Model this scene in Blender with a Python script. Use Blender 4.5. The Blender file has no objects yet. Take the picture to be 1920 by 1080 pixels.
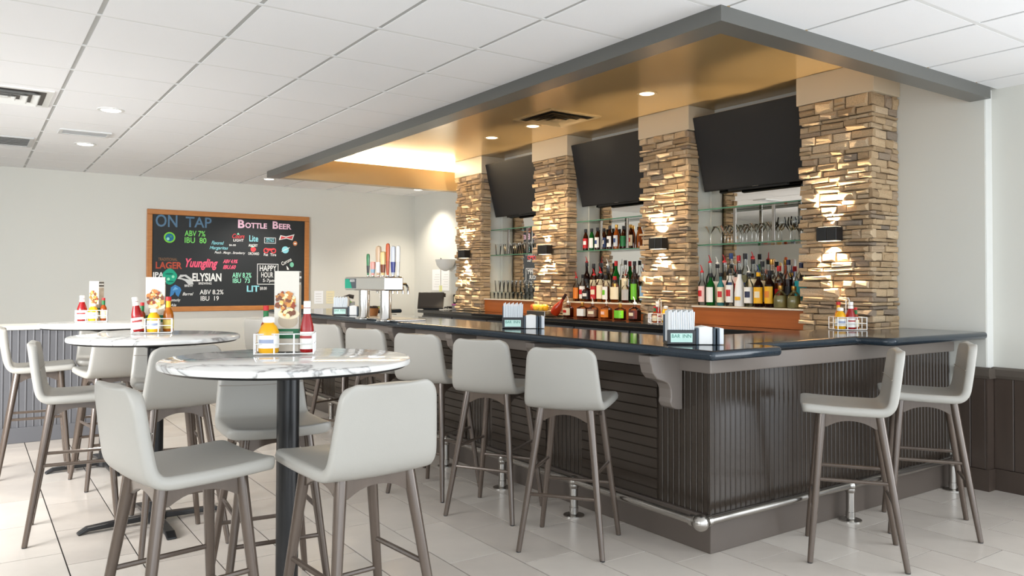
import bpy, bmesh, math, random
from mathutils import Vector, Matrix
random.seed(7)
C = bpy.context.scene.collection
PI = math.pi
def lin(r, g, b):
    f = lambda c: (c/255/12.92) if c/255 <= .04045 else ((c/255+.055)/1.055)**2.4
    return (f(r), f(g), f(b), 1)

# ------------------------------------------------------------------ camera, world, light, exposure
F, CX, CY, H = 1468., 960., 505., 1.36
yaw = math.atan((CX+59.)/F); pitch = math.atan((530.5-CY)/F); roll = math.radians(.18)
f0 = Vector((math.sin(yaw), math.cos(yaw), 0)); r0 = Vector((math.cos(yaw), -math.sin(yaw), 0)); u0 = Vector((0, 0, 1))
fw = f0*math.cos(pitch)+u0*math.sin(pitch); up = u0*math.cos(pitch)-f0*math.sin(pitch)
rt = r0*math.cos(roll)+up*math.sin(roll); up = up*math.cos(roll)-r0*math.sin(roll)
cam = bpy.data.objects.new('camera', bpy.data.cameras.new('camera')); C.objects.link(cam)
m = Matrix((rt, up, -fw)).transposed().to_4x4(); m.translation = (0, 0, H); cam.matrix_world = m
cam.data.sensor_width = 36; cam.data.lens = 36*F/1920; cam.data.shift_y = (CY-540)/1920; cam.data.clip_start = .05
bpy.context.scene.camera = cam
vs = bpy.context.scene.view_settings
bpy.context.scene.cycles.transparent_max_bounces = 40
vs.view_transform = 'Standard'; vs.look = 'None'; vs.gamma = 1; vs.exposure = .34; vs.use_curve_mapping = False
W = bpy.data.worlds.new('world'); bpy.context.scene.world = W; W.use_nodes = True
W.node_tree.nodes['Background'].inputs[0].default_value = (.82, .91, 1, 1)
W.node_tree.nodes['Background'].inputs[1].default_value = 1.85
def area(name, loc, d, sx, sy, e, col=(1, 1, 1), spread=180):
    l = bpy.data.lights.new(name, 'AREA'); l.shape = 'RECTANGLE'; l.size = sx; l.size_y = sy; l.energy = e; l.color = col; l.spread = math.radians(spread)
    o = bpy.data.objects.new(name, l); C.objects.link(o); o.location = loc; o.rotation_euler = Vector(d).to_track_quat('-Z', 'Y').to_euler(); return o
def spot(name, loc, d, e, ang, blend, col, rad=.02):
    l = bpy.data.lights.new(name, 'SPOT'); l.energy = e; l.spot_size = math.radians(ang); l.spot_blend = blend; l.color = col; l.shadow_soft_size = rad
    o = bpy.data.objects.new(name, l); C.objects.link(o); o.location = loc; o.rotation_euler = Vector(d).to_track_quat('-Z', 'Y').to_euler(); return o
area('daylight_front', (1.4, -2.1, 1.5), (0, 1, .12), 6.5, 2.2, 52, (.9, .96, 1))
area('daylight_side', (5.5, -.5, 1.35), (-1, .25, 0), 2.2, 2.0, 52, (.96, .98, 1))
area('daylight_left', (-2.45, 1.8, 1.58), (1, .3, -.5), 4.0, 1.05, 30, (.96, .98, 1), 110)
area('daylight_left_far', (-2.45, 5.2, 1.58), (1, .8, -.55), 3.6, 1.05, 128, (.98, .99, 1), 110)

# ------------------------------------------------------------------ materials
MT = {}
def mat(name, col, rough=.5, metal=0., spec=.5, coat=0., bump=None, vary=None, emit=None):
    """principled; bump=(scale,strength); vary=(scale,amount,second colour or None)"""
    if name in MT: return MT[name]
    M = bpy.data.materials.new(name); M.use_nodes = True; nt = M.node_tree; b = nt.nodes['Principled BSDF']; MT[name] = M
    b.inputs['Base Color'].default_value = col; b.inputs['Roughness'].default_value = rough; b.inputs['Metallic'].default_value = metal
    b.inputs['Specular IOR Level'].default_value = spec; b.inputs['Coat Weight'].default_value = coat; b.inputs['Coat Roughness'].default_value = .05
    if vary or bump:
        tc = nt.nodes.new('ShaderNodeTexCoord')
    if vary:
        n = nt.nodes.new('ShaderNodeTexNoise'); n.inputs['Scale'].default_value = vary[0]; n.inputs['Detail'].default_value = 6
        mp = nt.nodes.new('ShaderNodeMapping'); nt.links.new(tc.outputs['Object'], mp.inputs[0]); nt.links.new(mp.outputs[0], n.inputs['Vector'])
        if len(vary) > 3: mp.inputs['Scale'].default_value = vary[3]
        mx = nt.nodes.new('ShaderNodeMix'); mx.data_type = 'RGBA'
        mx.inputs[6].default_value = col; c2 = vary[2] or tuple(x*(1-vary[1]) for x in col[:3])+(1,); mx.inputs[7].default_value = c2
        nt.links.new(n.outputs[0], mx.inputs[0]); nt.links.new(mx.outputs[2], b.inputs['Base Color'])
    if bump:
        n = nt.nodes.new('ShaderNodeTexNoise'); n.inputs['Scale'].default_value = bump[0]; n.inputs['Detail'].default_value = 5
        nt.links.new(tc.outputs['Object'], n.inputs['Vector'])
        bp = nt.nodes.new('ShaderNodeBump'); bp.inputs['Strength'].default_value = bump[1]; bp.inputs['Distance'].default_value = .01
        nt.links.new(n.outputs[0], bp.inputs['Height']); nt.links.new(bp.outputs[0], b.inputs['Normal'])
    if emit:
        b.inputs['Emission Color'].default_value = emit[0]; b.inputs['Emission Strength'].default_value = emit[1]
    return M
def randcol(M, stops, hue_noise=None):
    """base colour picked per object along a ramp"""
    nt = M.node_tree; b = nt.nodes['Principled BSDF']; oi = nt.nodes.new('ShaderNodeObjectInfo'); cr = nt.nodes.new('ShaderNodeValToRGB')
    e = cr.color_ramp.elements
    while len(e) < len(stops): e.new(.5)
    for i, (p, c) in enumerate(stops): e[i].position = p; e[i].color = c
    nt.links.new(oi.outputs['Random'], cr.inputs[0])
    if hue_noise:
        tc = nt.nodes.new('ShaderNodeTexCoord'); n = nt.nodes.new('ShaderNodeTexNoise'); n.inputs['Scale'].default_value = hue_noise[0]; n.inputs['Detail'].default_value = 6
        nt.links.new(tc.outputs['Object'], n.inputs['Vector']); mx = nt.nodes.new('ShaderNodeMix'); mx.data_type = 'RGBA'; mx.blend_type = 'MULTIPLY'
        mr = nt.nodes.new('ShaderNodeValToRGB'); v = 1-hue_noise[1]; mr.color_ramp.elements[0].color = (v, v, v, 1); mr.color_ramp.elements[0].position = .3; mr.color_ramp.elements[1].position = .7
        nt.links.new(n.outputs[0], mr.inputs[0]); mx.inputs[0].default_value = 1
        nt.links.new(cr.outputs[0], mx.inputs[6]); nt.links.new(mr.outputs[0], mx.inputs[7]); nt.links.new(mx.outputs[2], b.inputs['Base Color'])
    else: nt.links.new(cr.outputs[0], b.inputs['Base Color'])
    return M
def glass(name, tint=(1, 1, 1, 1), body=0., rough=.03, edge=.5):
    """thin glass: transparent + fresnel gloss, body = share of coloured diffuse"""
    if name in MT: return MT[name]
    M = bpy.data.materials.new(name); M.use_nodes = True; nt = M.node_tree; nt.nodes.clear(); MT[name] = M
    out = nt.nodes.new('ShaderNodeOutputMaterial'); tr = nt.nodes.new('ShaderNodeBsdfTransparent'); tr.inputs[0].default_value = tint
    gl = nt.nodes.new('ShaderNodeBsdfGlossy'); gl.inputs['Roughness'].default_value = rough
    lw = nt.nodes.new('ShaderNodeLayerWeight'); lw.inputs[0].default_value = edge*.5
    mx = nt.nodes.new('ShaderNodeMixShader'); a = tr
    if body:
        df = nt.nodes.new('ShaderNodeBsdfDiffuse'); df.inputs[0].default_value = tint; m2 = nt.nodes.new('ShaderNodeMixShader'); m2.inputs[0].default_value = body
        nt.links.new(tr.outputs[0], m2.inputs[1]); nt.links.new(df.outputs[0], m2.inputs[2]); a = m2
    nt.links.new(lw.outputs['Fresnel'], mx.inputs[0]); nt.links.new(a.outputs[0], mx.inputs[1]); nt.links.new(gl.outputs[0], mx.inputs[2]); nt.links.new(mx.outputs[0], out.inputs[0])
    return M
M_wall = mat('wall_paint', lin(208, 207, 199), .6, bump=(180, .03))
M_white = mat('white_paint', lin(222, 222, 218), .5)
M_ceil = mat('ceiling_tile', lin(240, 240, 241), .85, bump=(260, .12))
M_tee = mat('tee_white', lin(226, 226, 225), .5)
M_teeshade = mat('tee_shade_grey', lin(180, 180, 178), .5)  # runner grey paints in the shadow gap along the tile edges
M_grout = mat('grout', lin(34, 30, 27), .9)
M_tile = randcol(mat('floor_tile', lin(190, 180, 170), .26, spec=.45, bump=(14, .03)), [(0, lin(206, 197, 187)), (.5, lin(198, 189, 179)), (1, lin(212, 204, 194))], (4, .1))
M_bar = mat('bar_paint', lin(56, 48, 41), .24, bump=(60, .03))
M_barlt = mat('bar_trim_paint', lin(122, 113, 106), .34)
M_gran = mat('granite', lin(16, 22, 28), .1, spec=.4, vary=(230, .5, lin(50, 62, 72)))
M_granb = mat('granite_black', lin(30, 31, 32), .06, spec=.6, vary=(240, .5, lin(52, 54, 55)))
M_stone = randcol(mat('ledge_stone', lin(180, 150, 118), .9, spec=.15, bump=(30, .7)), [(0, lin(188, 160, 126)), (.25, lin(232, 202, 162)), (.5, lin(210, 180, 142)), (.75, lin(240, 214, 178)), (.9, lin(200, 174, 146)), (1, lin(166, 152, 136))], (16, .36))
M_mortar = mat('stone_core', lin(88, 72, 56), .95)
M_cap = mat('pillar_cap_paint', lin(205, 190, 165), .4)
M_soff = mat('soffit_paint', lin(92, 92, 88), .3, spec=.6)
M_gold = mat('bronze_ceiling', lin(192, 162, 112), .2, metal=.3, spec=.6)
M_goldp = mat('bronze_panel', lin(190, 166, 124), .3, metal=.2)
M_tv = mat('tv_screen', lin(46, 46, 47), .5, spec=.25)
M_blk = mat('black_plastic', lin(24, 24, 25), .4)
M_blkm = mat('black_metal', lin(30, 30, 31), .3, metal=.2, spec=.6)
M_chrome = mat('chrome', (.8, .79, .77, 1), .12, metal=1)
M_steel = mat('brushed_steel', (.45, .43, .40, 1), .26, metal=1)
M_wire = mat('wire_white', lin(228, 228, 226), .25, metal=.3)
M_leather = mat('greige_leather', lin(164, 161, 154), .4, spec=.45, bump=(300, .04))
M_leg = mat('stool_leg', lin(96, 83, 73), .22, metal=.25, spec=.6, coat=.2, vary=(18, .25, None, (3, 3, .4)))
M_wood = mat('orange_wood', lin(186, 104, 46), .4, vary=(5, .3, lin(150, 78, 32), (1, .35, 9)))
M_oak = mat('oak_frame', lin(200, 136, 74), .45, vary=(9, .3, lin(160, 98, 48), (1, 1, 6)))
M_board = mat('chalkboard', lin(38, 42, 44), .6, vary=(2.2, .35, lin(30, 33, 34)))
M_wains = mat('wainscot_wood', lin(74, 62, 54), .4, vary=(6, .25, None, (5, 5, .5)))
M_wrail = mat('wainscot_rail', lin(88, 80, 72), .42)
M_hw = mat('half_wall_paint', lin(92, 92, 95), .45)
M_hwcap = mat('half_wall_cap', lin(225, 223, 214), .4)
M_ledge = mat('ledge_top', lin(232, 222, 204), .35)
M_paper = mat('paper', lin(240, 240, 238), .7)
M_light = mat('lamp_disc', (1, .95, .86, 1), .5, emit=((1, .95, .86, 1), 3.2))
M_lightw = mat('warm_lamp_disc', (1, .85, .62, 1), .5, emit=((1, .84, .6, 1), 2.4))
M_led = mat('led_strip', (1, .85, .6, 1), .5, emit=((1, .8, .5, 1), 4.5))
M_mirror = mat('mirror', (.82, .8, .76, 1), .015, metal=1)
M_shelf = glass('shelf_glass', (.86, .95, .9, 1), edge=.5)
M_shedge = mat('shelf_edge', lin(70, 122, 98), .2)
M_clear = glass('clear_glass', (.955, .965, .96, 1), edge=.62)
def marble():
    M = mat('marble', lin(228, 227, 222), .1, spec=.6); nt = M.node_tree; b = nt.nodes['Principled BSDF']
    tc = nt.nodes.new('ShaderNodeTexCoord'); n1 = nt.nodes.new('ShaderNodeTexNoise'); n1.inputs['Scale'].default_value = 1.5; n1.inputs['Detail'].default_value = 7; n1.inputs['Distortion'].default_value = 1.1
    oi = nt.nodes.new('ShaderNodeObjectInfo'); ad = nt.nodes.new('ShaderNodeVectorMath'); mu = nt.nodes.new('ShaderNodeMath'); mu.operation = 'MULTIPLY'; mu.inputs[1].default_value = 9
    nt.links.new(oi.outputs['Random'], mu.inputs[0]); nt.links.new(tc.outputs['Object'], ad.inputs[0]); nt.links.new(mu.outputs[0], ad.inputs[1]); nt.links.new(ad.outputs[0], n1.inputs['Vector'])
    cr = nt.nodes.new('ShaderNodeValToRGB'); e = cr.color_ramp.elements
    e[0].position = .47; e[0].color = lin(232, 231, 227); e[1].position = .535; e[1].color = lin(232, 231, 227)
    k = e.new(.5); k.color = lin(150, 148, 146); k = e.new(.488); k.color = lin(224, 223, 219); k = e.new(.515); k.color = lin(214, 213, 210)
    nt.links.new(n1.outputs[0], cr.inputs[0]); nt.links.new(cr.outputs[0], b.inputs['Base Color']); return M
M_marble = marble()
def flat(r, g, b, rough=.5): return mat('paint_%d_%d_%d' % (r, g, b), lin(r, g, b), rough)

# ------------------------------------------------------------------ mesh helpers
class MB:
    def __init__(s): s.v = []; s.f = []
    def box(s, x0, x1, y0, y1, z0, z1):
        n = len(s.v); s.v += [(x, y, z) for z in (z0, z1) for y in (y0, y1) for x in (x0, x1)]
        s.f += [tuple(n+i for i in q) for q in ((0, 2, 3, 1), (4, 5, 7, 6), (0, 1, 5, 4), (2, 6, 7, 3), (0, 4, 6, 2), (1, 3, 7, 5))]; return s
    def ring(s, pts, close=True):
        """pts: list of equal-length loops, skinned; close = caps"""
        n0 = len(s.v); k = len(pts[0])
        for p in pts: s.v += [tuple(q) for q in p]
        for i in range(len(pts)-1):
            for j in range(k):
                a = n0+i*k+j; b = n0+i*k+(j+1) % k; s.f.append((a, b, b+k, a+k))
        if close:
            s.f.append(tuple(n0+j for j in reversed(range(k)))); s.f.append(tuple(n0+(len(pts)-1)*k+j for j in range(k)))
        return s
    def lathe(s, prof, seg=16, c=(0, 0), sq=0., close=True, ex=1., ey=1.):
        """prof [(r,z)]; sq>0 squares the section (superellipse)"""
        def rr(a):
            if not sq: return 1
            return 1/((abs(math.cos(a))**sq+abs(math.sin(a))**sq)**(1/sq))
        L = [[(c[0]+ex*r*(rr(a) if r > .016 else 1)*math.cos(a), c[1]+ey*r*(rr(a) if r > .016 else 1)*math.sin(a), z) for a in [2*PI*j/seg for j in range(seg)]] for r, z in prof]
        return s.ring(L, close)
    def tube(s, path, r, seg=8, r2=None):
        P = [Vector(p) for p in path]; L = []
        for i, p in enumerate(P):
            t = (P[min(i+1, len(P)-1)]-P[max(i-1, 0)]).normalized(); a = Vector((0, 0, 1)) if abs(t.z) < .9 else Vector((1, 0, 0))
            u = t.cross(a).normalized(); w = t.cross(u); q = r if r2 is None else r+(r2-r)*i/(len(P)-1)
            L.append([p+(u*math.cos(2*PI*j/seg)-w*math.sin(2*PI*j/seg))*q for j in range(seg)])
        return s.ring(L)
    def prism(s, poly, a, b, axis='z'):
        """poly 2d extruded from a to b along axis"""
        f = {'z': lambda p, h: (p[0], p[1], h), 'y': lambda p, h: (p[0], h, p[1]), 'x': lambda p, h: (h, p[0], p[1])}[axis]
        return s.ring([[f(p, a) for p in poly], [f(p, b) for p in poly]])
    def mesh(s, name, smooth=False):
        me = bpy.data.meshes.new(name); me.from_pydata(s.v, [], s.f)
        b = bmesh.new(); b.from_mesh(me); bmesh.ops.recalc_face_normals(b, faces=b.faces); b.to_mesh(me); b.free()
        if smooth:
            me.shade_smooth(); 
            try: me.set_sharp_from_angle(angle=math.radians(38))
            except Exception: pass
        return me
    def build(s, name, m, parent=None, smooth=False, bevel=0., loc=None):
        me = s.mesh(name, smooth)
        if bevel: bev(me, bevel)
        return link(name, me, m, parent, loc)
def bev(me, w, seg=2):
    b = bmesh.new(); b.from_mesh(me)
    es = [e for e in b.edges if len(e.link_faces) == 2 and e.calc_face_angle(0) > .5]
    bmesh.ops.bevel(b, geom=es, offset=w, segments=seg, affect='EDGES', profile=.5); b.to_mesh(me); b.free()
def link(name, me, m=None, parent=None, loc=None):
    o = bpy.data.objects.new(name, me); C.objects.link(o)
    if m and not me.materials: me.materials.append(m)
    if parent: o.parent = parent
    if loc: o.location = loc
    return o
def tag(o, label=None, cat=None, group=None, kind=None):
    if label: o['label'] = label
    if cat: o['category'] = cat
    if group: o['group'] = group
    if kind: o['kind'] = kind
    return o
def thing(name, label, cat, loc=(0, 0, 0), rz=0, group=None):
    o = bpy.data.objects.new(name, None); C.objects.link(o); o.location = loc; o.rotation_euler = (0, 0, rz); o.empty_display_size = .05
    return tag(o, label, cat, group)
def dup(root, loc, rz=None, label=None, group=None):
    r = root.copy(); C.objects.link(r); r.location = loc
    if rz is not None: r.rotation_euler = (0, 0, rz)
    if label: r['label'] = label
    if group: r['group'] = group
    def rec(a, b):
        for ch in a.children:
            c = ch.copy(); C.objects.link(c); c.parent = b
            rec(ch, c)
    rec(root, r); return r
def struct(name, mb, m, **k):
    o = mb.build(name, m, **k); o['kind'] = 'structure'; return o
def rot2(x, y, a): return (x*math.cos(a)-y*math.sin(a), x*math.sin(a)+y*math.cos(a))

# ------------------------------------------------------------------ room shell
X1, X2, YC, YB, XL, YF = 5.53, 5.62, 2.47, 10.55, -2.6, -2.3
ZC, ZS = 2.663, 3.02
T0x, T0y, T1y = 2.87, 2.43, 9.2           # tray canopy outline
ZT, ZF = 2.93, 2.588                       # tray ceiling, canopy underside
floor = struct('floor', MB().box(XL, X2, YF, YB, -.06, -.004), M_grout)
ceiling = struct('ceiling', MB().box(XL, X2, YF, YB, ZS, ZS+.05), M_ceil)
wall_back = struct('wall_back', MB().box(XL-.1, X2+.1, YB, YB+.1, 0, ZS), M_wall)
wl = MB().box(XL-.1, XL, YF, YB, 0, 1.0).box(XL-.1, XL, YF, YB, 2.2, ZS).box(XL-.1, XL, 7.3, YB, 1.0, 2.2)
for y in (YF, -.1, 2.1, 4.3, 6.5): wl.box(XL-.1, XL, y, y+.2, 1.0, 2.2)
wall_left = struct('wall_left', wl, M_wall)
for i, (ya, yb) in enumerate(((-2.1, -.1), (.1, 2.1), (2.3, 4.3), (4.5, 6.5))):
    q = MB()
    for a, b_, c, d in ((ya, yb, 1.0, 1.07), (ya, yb, 2.13, 2.2), (ya, ya+.06, 1.07, 2.13), (yb-.06, yb, 1.07, 2.13), ((ya+yb)/2-.03, (ya+yb)/2+.03, 1.07, 2.13)): q.box(XL-.08, XL-.02, a, b_, c, d)
    struct('window_%d' % (i+1), q, M_white)
wall_right = struct('wall_right', MB().prism([(X1, YC), (X2, YC), (X2, .9), (X2+.15, .9), (X2+.15, YB), (X1, YB)], 0, ZS), M_wall)
struct('jog_lit_sheet', MB().box(X1+.004, X2, YC-.006, YC+.002, .81, ZC-.002), M_white)  # whiter sheet paints the stronger light on the wall jog face
# wainscot right: planks, rail, baseboard
def wains(y0, y1, x):
    MB().box(x-.006, x, y0, y1, .12, .76).build('panel_backing', flat(34, 28, 25), wall_right)
    n = round((y1-y0)/.125); w = (y1-y0)/n; mb = MB().box(-.012, 0, .0012, w-.0012, 0, .6); me = mb.mesh('wainscot_plank'); bev(me, .004, 1)
    for i in range(n): link('wainscot_plank', me, M_wains, wall_right, (x, y0+i*w, .14))
wains(1.0, YC-.01, X2); wains(YC, 2.66, X1)
me = MB().box(-.0125, .089, -.012, -.0005, 0, .6).mesh('wainscot_plank'); link('wainscot_plank', me, M_wains, wall_right, (X1, YC, .14))
RP = [(0, 0), (-.018, 0), (-.03, .02), (-.03, .06), (-.012, .074), (0, .074)]
MB().prism([(X2+a, .738+b) for a, b in RP], 1.0, YC, 'y').build('chair_rail', M_wrail, wall_right)
MB().prism([(X1+a, .738+b) for a, b in RP], YC-.03, 2.66, 'y').build('chair_rail', M_wrail, wall_right)
MB().box(X1, X2, YC-.03, YC, .738, .8).build('chair_rail', M_wrail, wall_right)
struct('baseboard_right', MB().prism([(X2, 1.0), (X2-.022, 1.0), (X2-.022, YC-.022), (X1-.022, YC-.022), (X1-.022, 2.66), (X1, 2.66), (X1, YC), (X2, YC)], 0, .14), M_wains)
struct('baseboard_back', MB().box(XL, X1, YB-.015, YB, 0, .1), M_white)
# ---- floor tiles (running bond, joints along Y every .305)
TW, TL = .305, .61
def in_view(x, y, z, mg=60):
    p = Vector((x, y, z-H)); d = p.dot(fw)
    if d < .3: return None
    u = CX+F*p.dot(rt)/d; v = CY-F*p.dot(up)/d
    return d if -mg < u < 1920+mg and -mg < v < 1080+mg else None
tme = MB().box(.0034, TW-.0034, .0034, TL-.0034, -.005, 0).mesh('floor_tile')
cells = []; rest = MB()
for k in range(-11, 17):
    x0 = .71+TW*k; off = (3.10-.2033*(k-5)) % TL
    for j in range(-5, 18):
        y0 = off+TL*j
        if y0+TL < YF or y0 > YB: continue
        xa, xb, ya, yb = max(x0, XL), min(x0+TW, X2), max(y0, YF), min(y0+TL, YB)
        if xb-xa < .03 or yb-ya < .03: continue
        full = xb-xa > TW-.001 and yb-ya > TL-.001
        ds = [in_view(x, y, 0) for x in (xa, xb) for y in (ya, yb)]; ds = [d for d in ds if d]
        hid = 3.15 < (xa+xb)/2 and 2.75 < ya
        cells.append((min(ds) if ds and full and not hid else 99, xa, xb, ya, yb))
cells.sort()
for i, (d, xa, xb, ya, yb) in enumerate(cells):
    if d < 99 and i < 295: link('floor_tile', tme, M_tile, floor, (xa, ya, 0))
    else: rest.box(xa+.003, xb-.003, ya+.003, yb-.003, -.005, 0)
tag(rest.build('floor_tiles_beyond', M_tile, floor), kind='stuff')
# ---- ceiling grid
GX, GY, GS = .509, 4.286, .603
cme = MB().prism([(0, 0), (GS-.0242, 0), (GS-.0242, GS-.0242), (0, GS-.0242)], 0, .016).mesh('ceiling_tile')
tees = MB(); cross = MB()
def cut(x0, x1, y0, y1):
    """pieces of a rectangle outside the canopy"""
    if x1 <= T0x or y1 <= T0y or y0 >= T1y: return [(x0, x1, y0, y1)]
    R = []
    if x0 < T0x: R.append((x0, T0x, y0, y1)); x0 = T0x
    if y0 < T0y: R.append((x0, x1, y0, T0y)); y0 = T0y
    if y1 > T1y: R.append((x0, x1, T1y, y1))
    return R
for i in range(-6, 10):
    for j in range(-11, 12):
        x0, y0 = GX+GS*i, GY+GS*j; a = max(x0+.0121, XL), min(x0+GS-.0121, X2), max(y0+.0121, YF), min(y0+GS-.0121, YB)
        if a[1]-a[0] < .03 or a[3]-a[2] < .03: continue
        P = cut(*a)
        if P == [a] and a[1]-a[0] > GS-.03 and a[3]-a[2] > GS-.03: link('ceiling_tile', cme, M_ceil, ceiling, (a[0], a[2], ZC))
        elif P:
            mb = MB()
            for p in P: mb.box(*p, ZC, ZC+.016)
            mb.build('ceiling_tile', M_ceil, ceiling)
for i in range(-6, 10):
    x = GX+GS*i
    if XL < x < X2:
        for p in cut(x-.012, x+.012, YF, YB): MB().box(*p, ZC+.004, ZC+.03).build('ceiling_runner', M_teeshade, ceiling)
for j in range(-11, 12):
    y = GY+GS*j
    if YF < y < YB:
        for p in cut(XL, X2, y-.012, y+.012): MB().box(*p, ZC+.0005, ZC+.03).build('cross_tee', M_tee, ceiling)
# ---- recessed ceiling lights and vents
def downlight(x, y, z, label, r=.07, m=M_light, e=0, col=(1, .95, .88)):
    t = thing('ceiling_downlight', label, 'ceiling light', (x, y, z), 0, 'recessed ceiling lights')
    MB().lathe([(r*1.35, 0), (r*1.35, -.004), (r*1.05, -.006), (r*1.0, 0)], 24).build('trim_ring', M_white if m is M_light else M_goldp, t, True)
    MB().lathe([(r, -.004), (r*.9, -.0075)], 24).build('lens', m, t)
    if e: spot('downlight_beam', (x, y, z-.03), (0, 0, -1), e, 120, .7, col, .06)
    return t
downlight(.872, 6.598, ZC, 'small round white downlight in the left ceiling tiles, the nearer of two', e=60)
downlight(.893, 8.381, ZC, 'small round white downlight in the left ceiling, farther of two', e=60)
def vent(name, label, x0, x1, y0, y1, n, m, zz=ZC, fr=.03):
    t = thing(name, label, 'air vent', ((x0+x1)/2, (y0+y1)/2, zz)); w, h = (x1-x0)/2, (y1-y0)/2
    MB().box(-w, w, -h, -h+fr, -.012, 0).box(-w, w, h-fr, h, -.012, 0).box(-w, -w+fr, -h+fr, h-fr, -.012, 0).box(w-fr, w, -h+fr, h-fr, -.012, 0).build('frame', m, t, bevel=.003)
    MB().box(-w+fr, w-fr, -h+fr, h-fr, -.003, -.001).build('duct_shade_sheet', flat(70, 68, 66), t)  # dark sheet stands in for the shade inside the duct
    for i in range(n):
        y = -h+fr+(2*h-2*fr)*(i+.5)/n; d = (h-fr)/n*.8
        MB().prism([(y-d, -.011), (y+d*.4, -.004), (y+d*.5, -.006), (y-d*.9, -.0125)], -w+fr, w-fr, 'x').build('louvre', m, t)
    return t
vent('return_grille', 'long pale grey grille between the two white downlights', .62, 1.02, 7.62, 7.86, 8, flat(205, 205, 204))
vent('return_grille', 'grey grille cut by the left photo edge, far left ceiling', -.15, .475, 8.3, 8.85, 10, flat(190, 190, 189))
def diffuser(label, x, y, s, z, m, dark):
    """square stepped four way diffuser"""
    t = thing('square_diffuser', label, 'air vent', (x, y, z))
    def sq(a, b, za, zb): return [[(-a, -a, za), (a, -a, za), (a, a, za), (-a, a, za)], [(-b, -b, zb), (b, -b, zb), (b, b, zb), (-b, b, zb)]]
    MB().box(-s*.97, s*.97, -s*.97, s*.97, -.002, -.0005).build('duct_shade_sheet', dark, t)  # duct shade painted as a dark sheet behind the cones
    q = MB(); q.ring([[(a*c, a*d, zz) for c, d in ((-1, -1), (1, -1), (1, 1), (-1, 1))] for a, zz in ((s, 0), (s, -.008), (s*.86, -.008), (s*.86, -.003))], False); q.build('frame', m, t)
    for k, a in enumerate((.74, .5, .26)):
        q = MB(); q.ring([[(u*c, u*d, zz) for c, d in ((-1, -1), (1, -1), (1, 1), (-1, 1))] for u, zz in ((s*a, -.024), (s*(a-.13), -.005), (s*(a-.15), -.006), (s*(a-.02), -.026))], False); q.build('cone', m, t)
    MB().box(-s*.1, s*.1, -s*.1, s*.1, -.022, -.016).build('centre_plate', m, t)
    return t
diffuser('square white stepped diffuser at the left photo edge of the ceiling', .18, 6.47, .29, ZC, M_white, flat(80, 74, 70))

# ------------------------------------------------------------------ canopy over the bar
can = thing('bar_canopy', 'grey framed canopy with a raised bronze ceiling hung over the bar', 'canopy', (T0x, T0y, ZF))
def cb(*a): return tuple(v-o for v, o in zip(a, (T0x, T0x, T0y, T0y, ZF, ZF)))
MB().prism([(0, 0), (X1-T0x, 0), (X1-T0x, .13), (.15, .13), (.15, T1y-T0y), (0, T1y-T0y)], 0, ZC-ZF).build('fascia_frame', M_soff, can)
MB().box(*cb(T0x+.151, X1, 9.05, T1y-.002, ZF+.001, 2.84)).build('far_upstand', M_goldp, can)
MB().box(*cb(T0x+.15, X1, 9.12, T1y, 2.84, 2.925)).build('led_strip', M_led, can)
MB().box(*cb(T0x, X1, T0y, T1y, ZT, ZT+.02)).build('raised_ceiling', M_gold, can)
MB().box(*cb(T0x, T0x+.02, T0y, T1y, ZC-ZF+ZF, ZT)).box(*cb(T0x+.02, X1, T0y, T0y+.02, ZC, ZT)).build('side_board', M_gold, can)
area('cove_glow', (4.3, 9.02, 2.885), (0, -1, .04), 2.2, .05, 15, (1, .8, .5))
for x, y, n in ((4.586, 4.66, 'nearest'), (4.614, 6.29, 'middle'), (4.621, 7.05, 'farthest')):
    downlight(x, y, ZT, 'warm round downlight in the bronze canopy ceiling, %s of three' % n, .062, M_lightw, 64, (1, .78, .52))
diffuser('square bronze painted diffuser in the raised canopy ceiling', 4.58, 5.86, .30, ZT, M_goldp, flat(26, 22, 20))
downlight(5.15, 9.72, ZC, 'round downlight in the far right ceiling corner washing the wall', .06, M_light, 75, (1, .9, .76))
downlight(3.1, 9.85, ZC, 'round downlight over the chalkboard beyond the left end of the canopy', .06, M_light, 75, (1, .95, .88))

# ------------------------------------------------------------------ stone pillars
SV = []
for i in range(14):
    mb = MB(); j = lambda s: random.uniform(-s, s)
    L = []
    for x, i1, i2 in ((0, .0, .0), (.72, .0, .0), (.88, .035, .12), (1.0, .1, .28)):
        L.append([(-x+(j(.2) if x == 1 else 0), sy*(.5-i1+j(.025)*(x > 0)), sz*(.5-i2+j(.11)*(x > 0))) for sy, sz in ((-1, -1), (1, -1), (1, 1), (-1, 1))])
    mb.ring(L); SV.append(mb.mesh('stone', False))
def stone(parent, x, y, z, dpt, w, h, side=False):
    """front stones grow to -x ; side stones to -y"""
    o = link('stone', random.choice(SV), M_stone, parent, (x, y, z)); o.scale = (dpt, w-.006, h-.005)
    o.rotation_euler = (random.uniform(-.035, .035), 0, PI/2 if side else 0); return o
XP = 5.23
PIL = [(8.18, 8.74, 'farthest'), (6.50, 7.04, 'third'), (4.80, 5.34, 'second'), (3.085, 3.62, 'nearest')]
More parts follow.
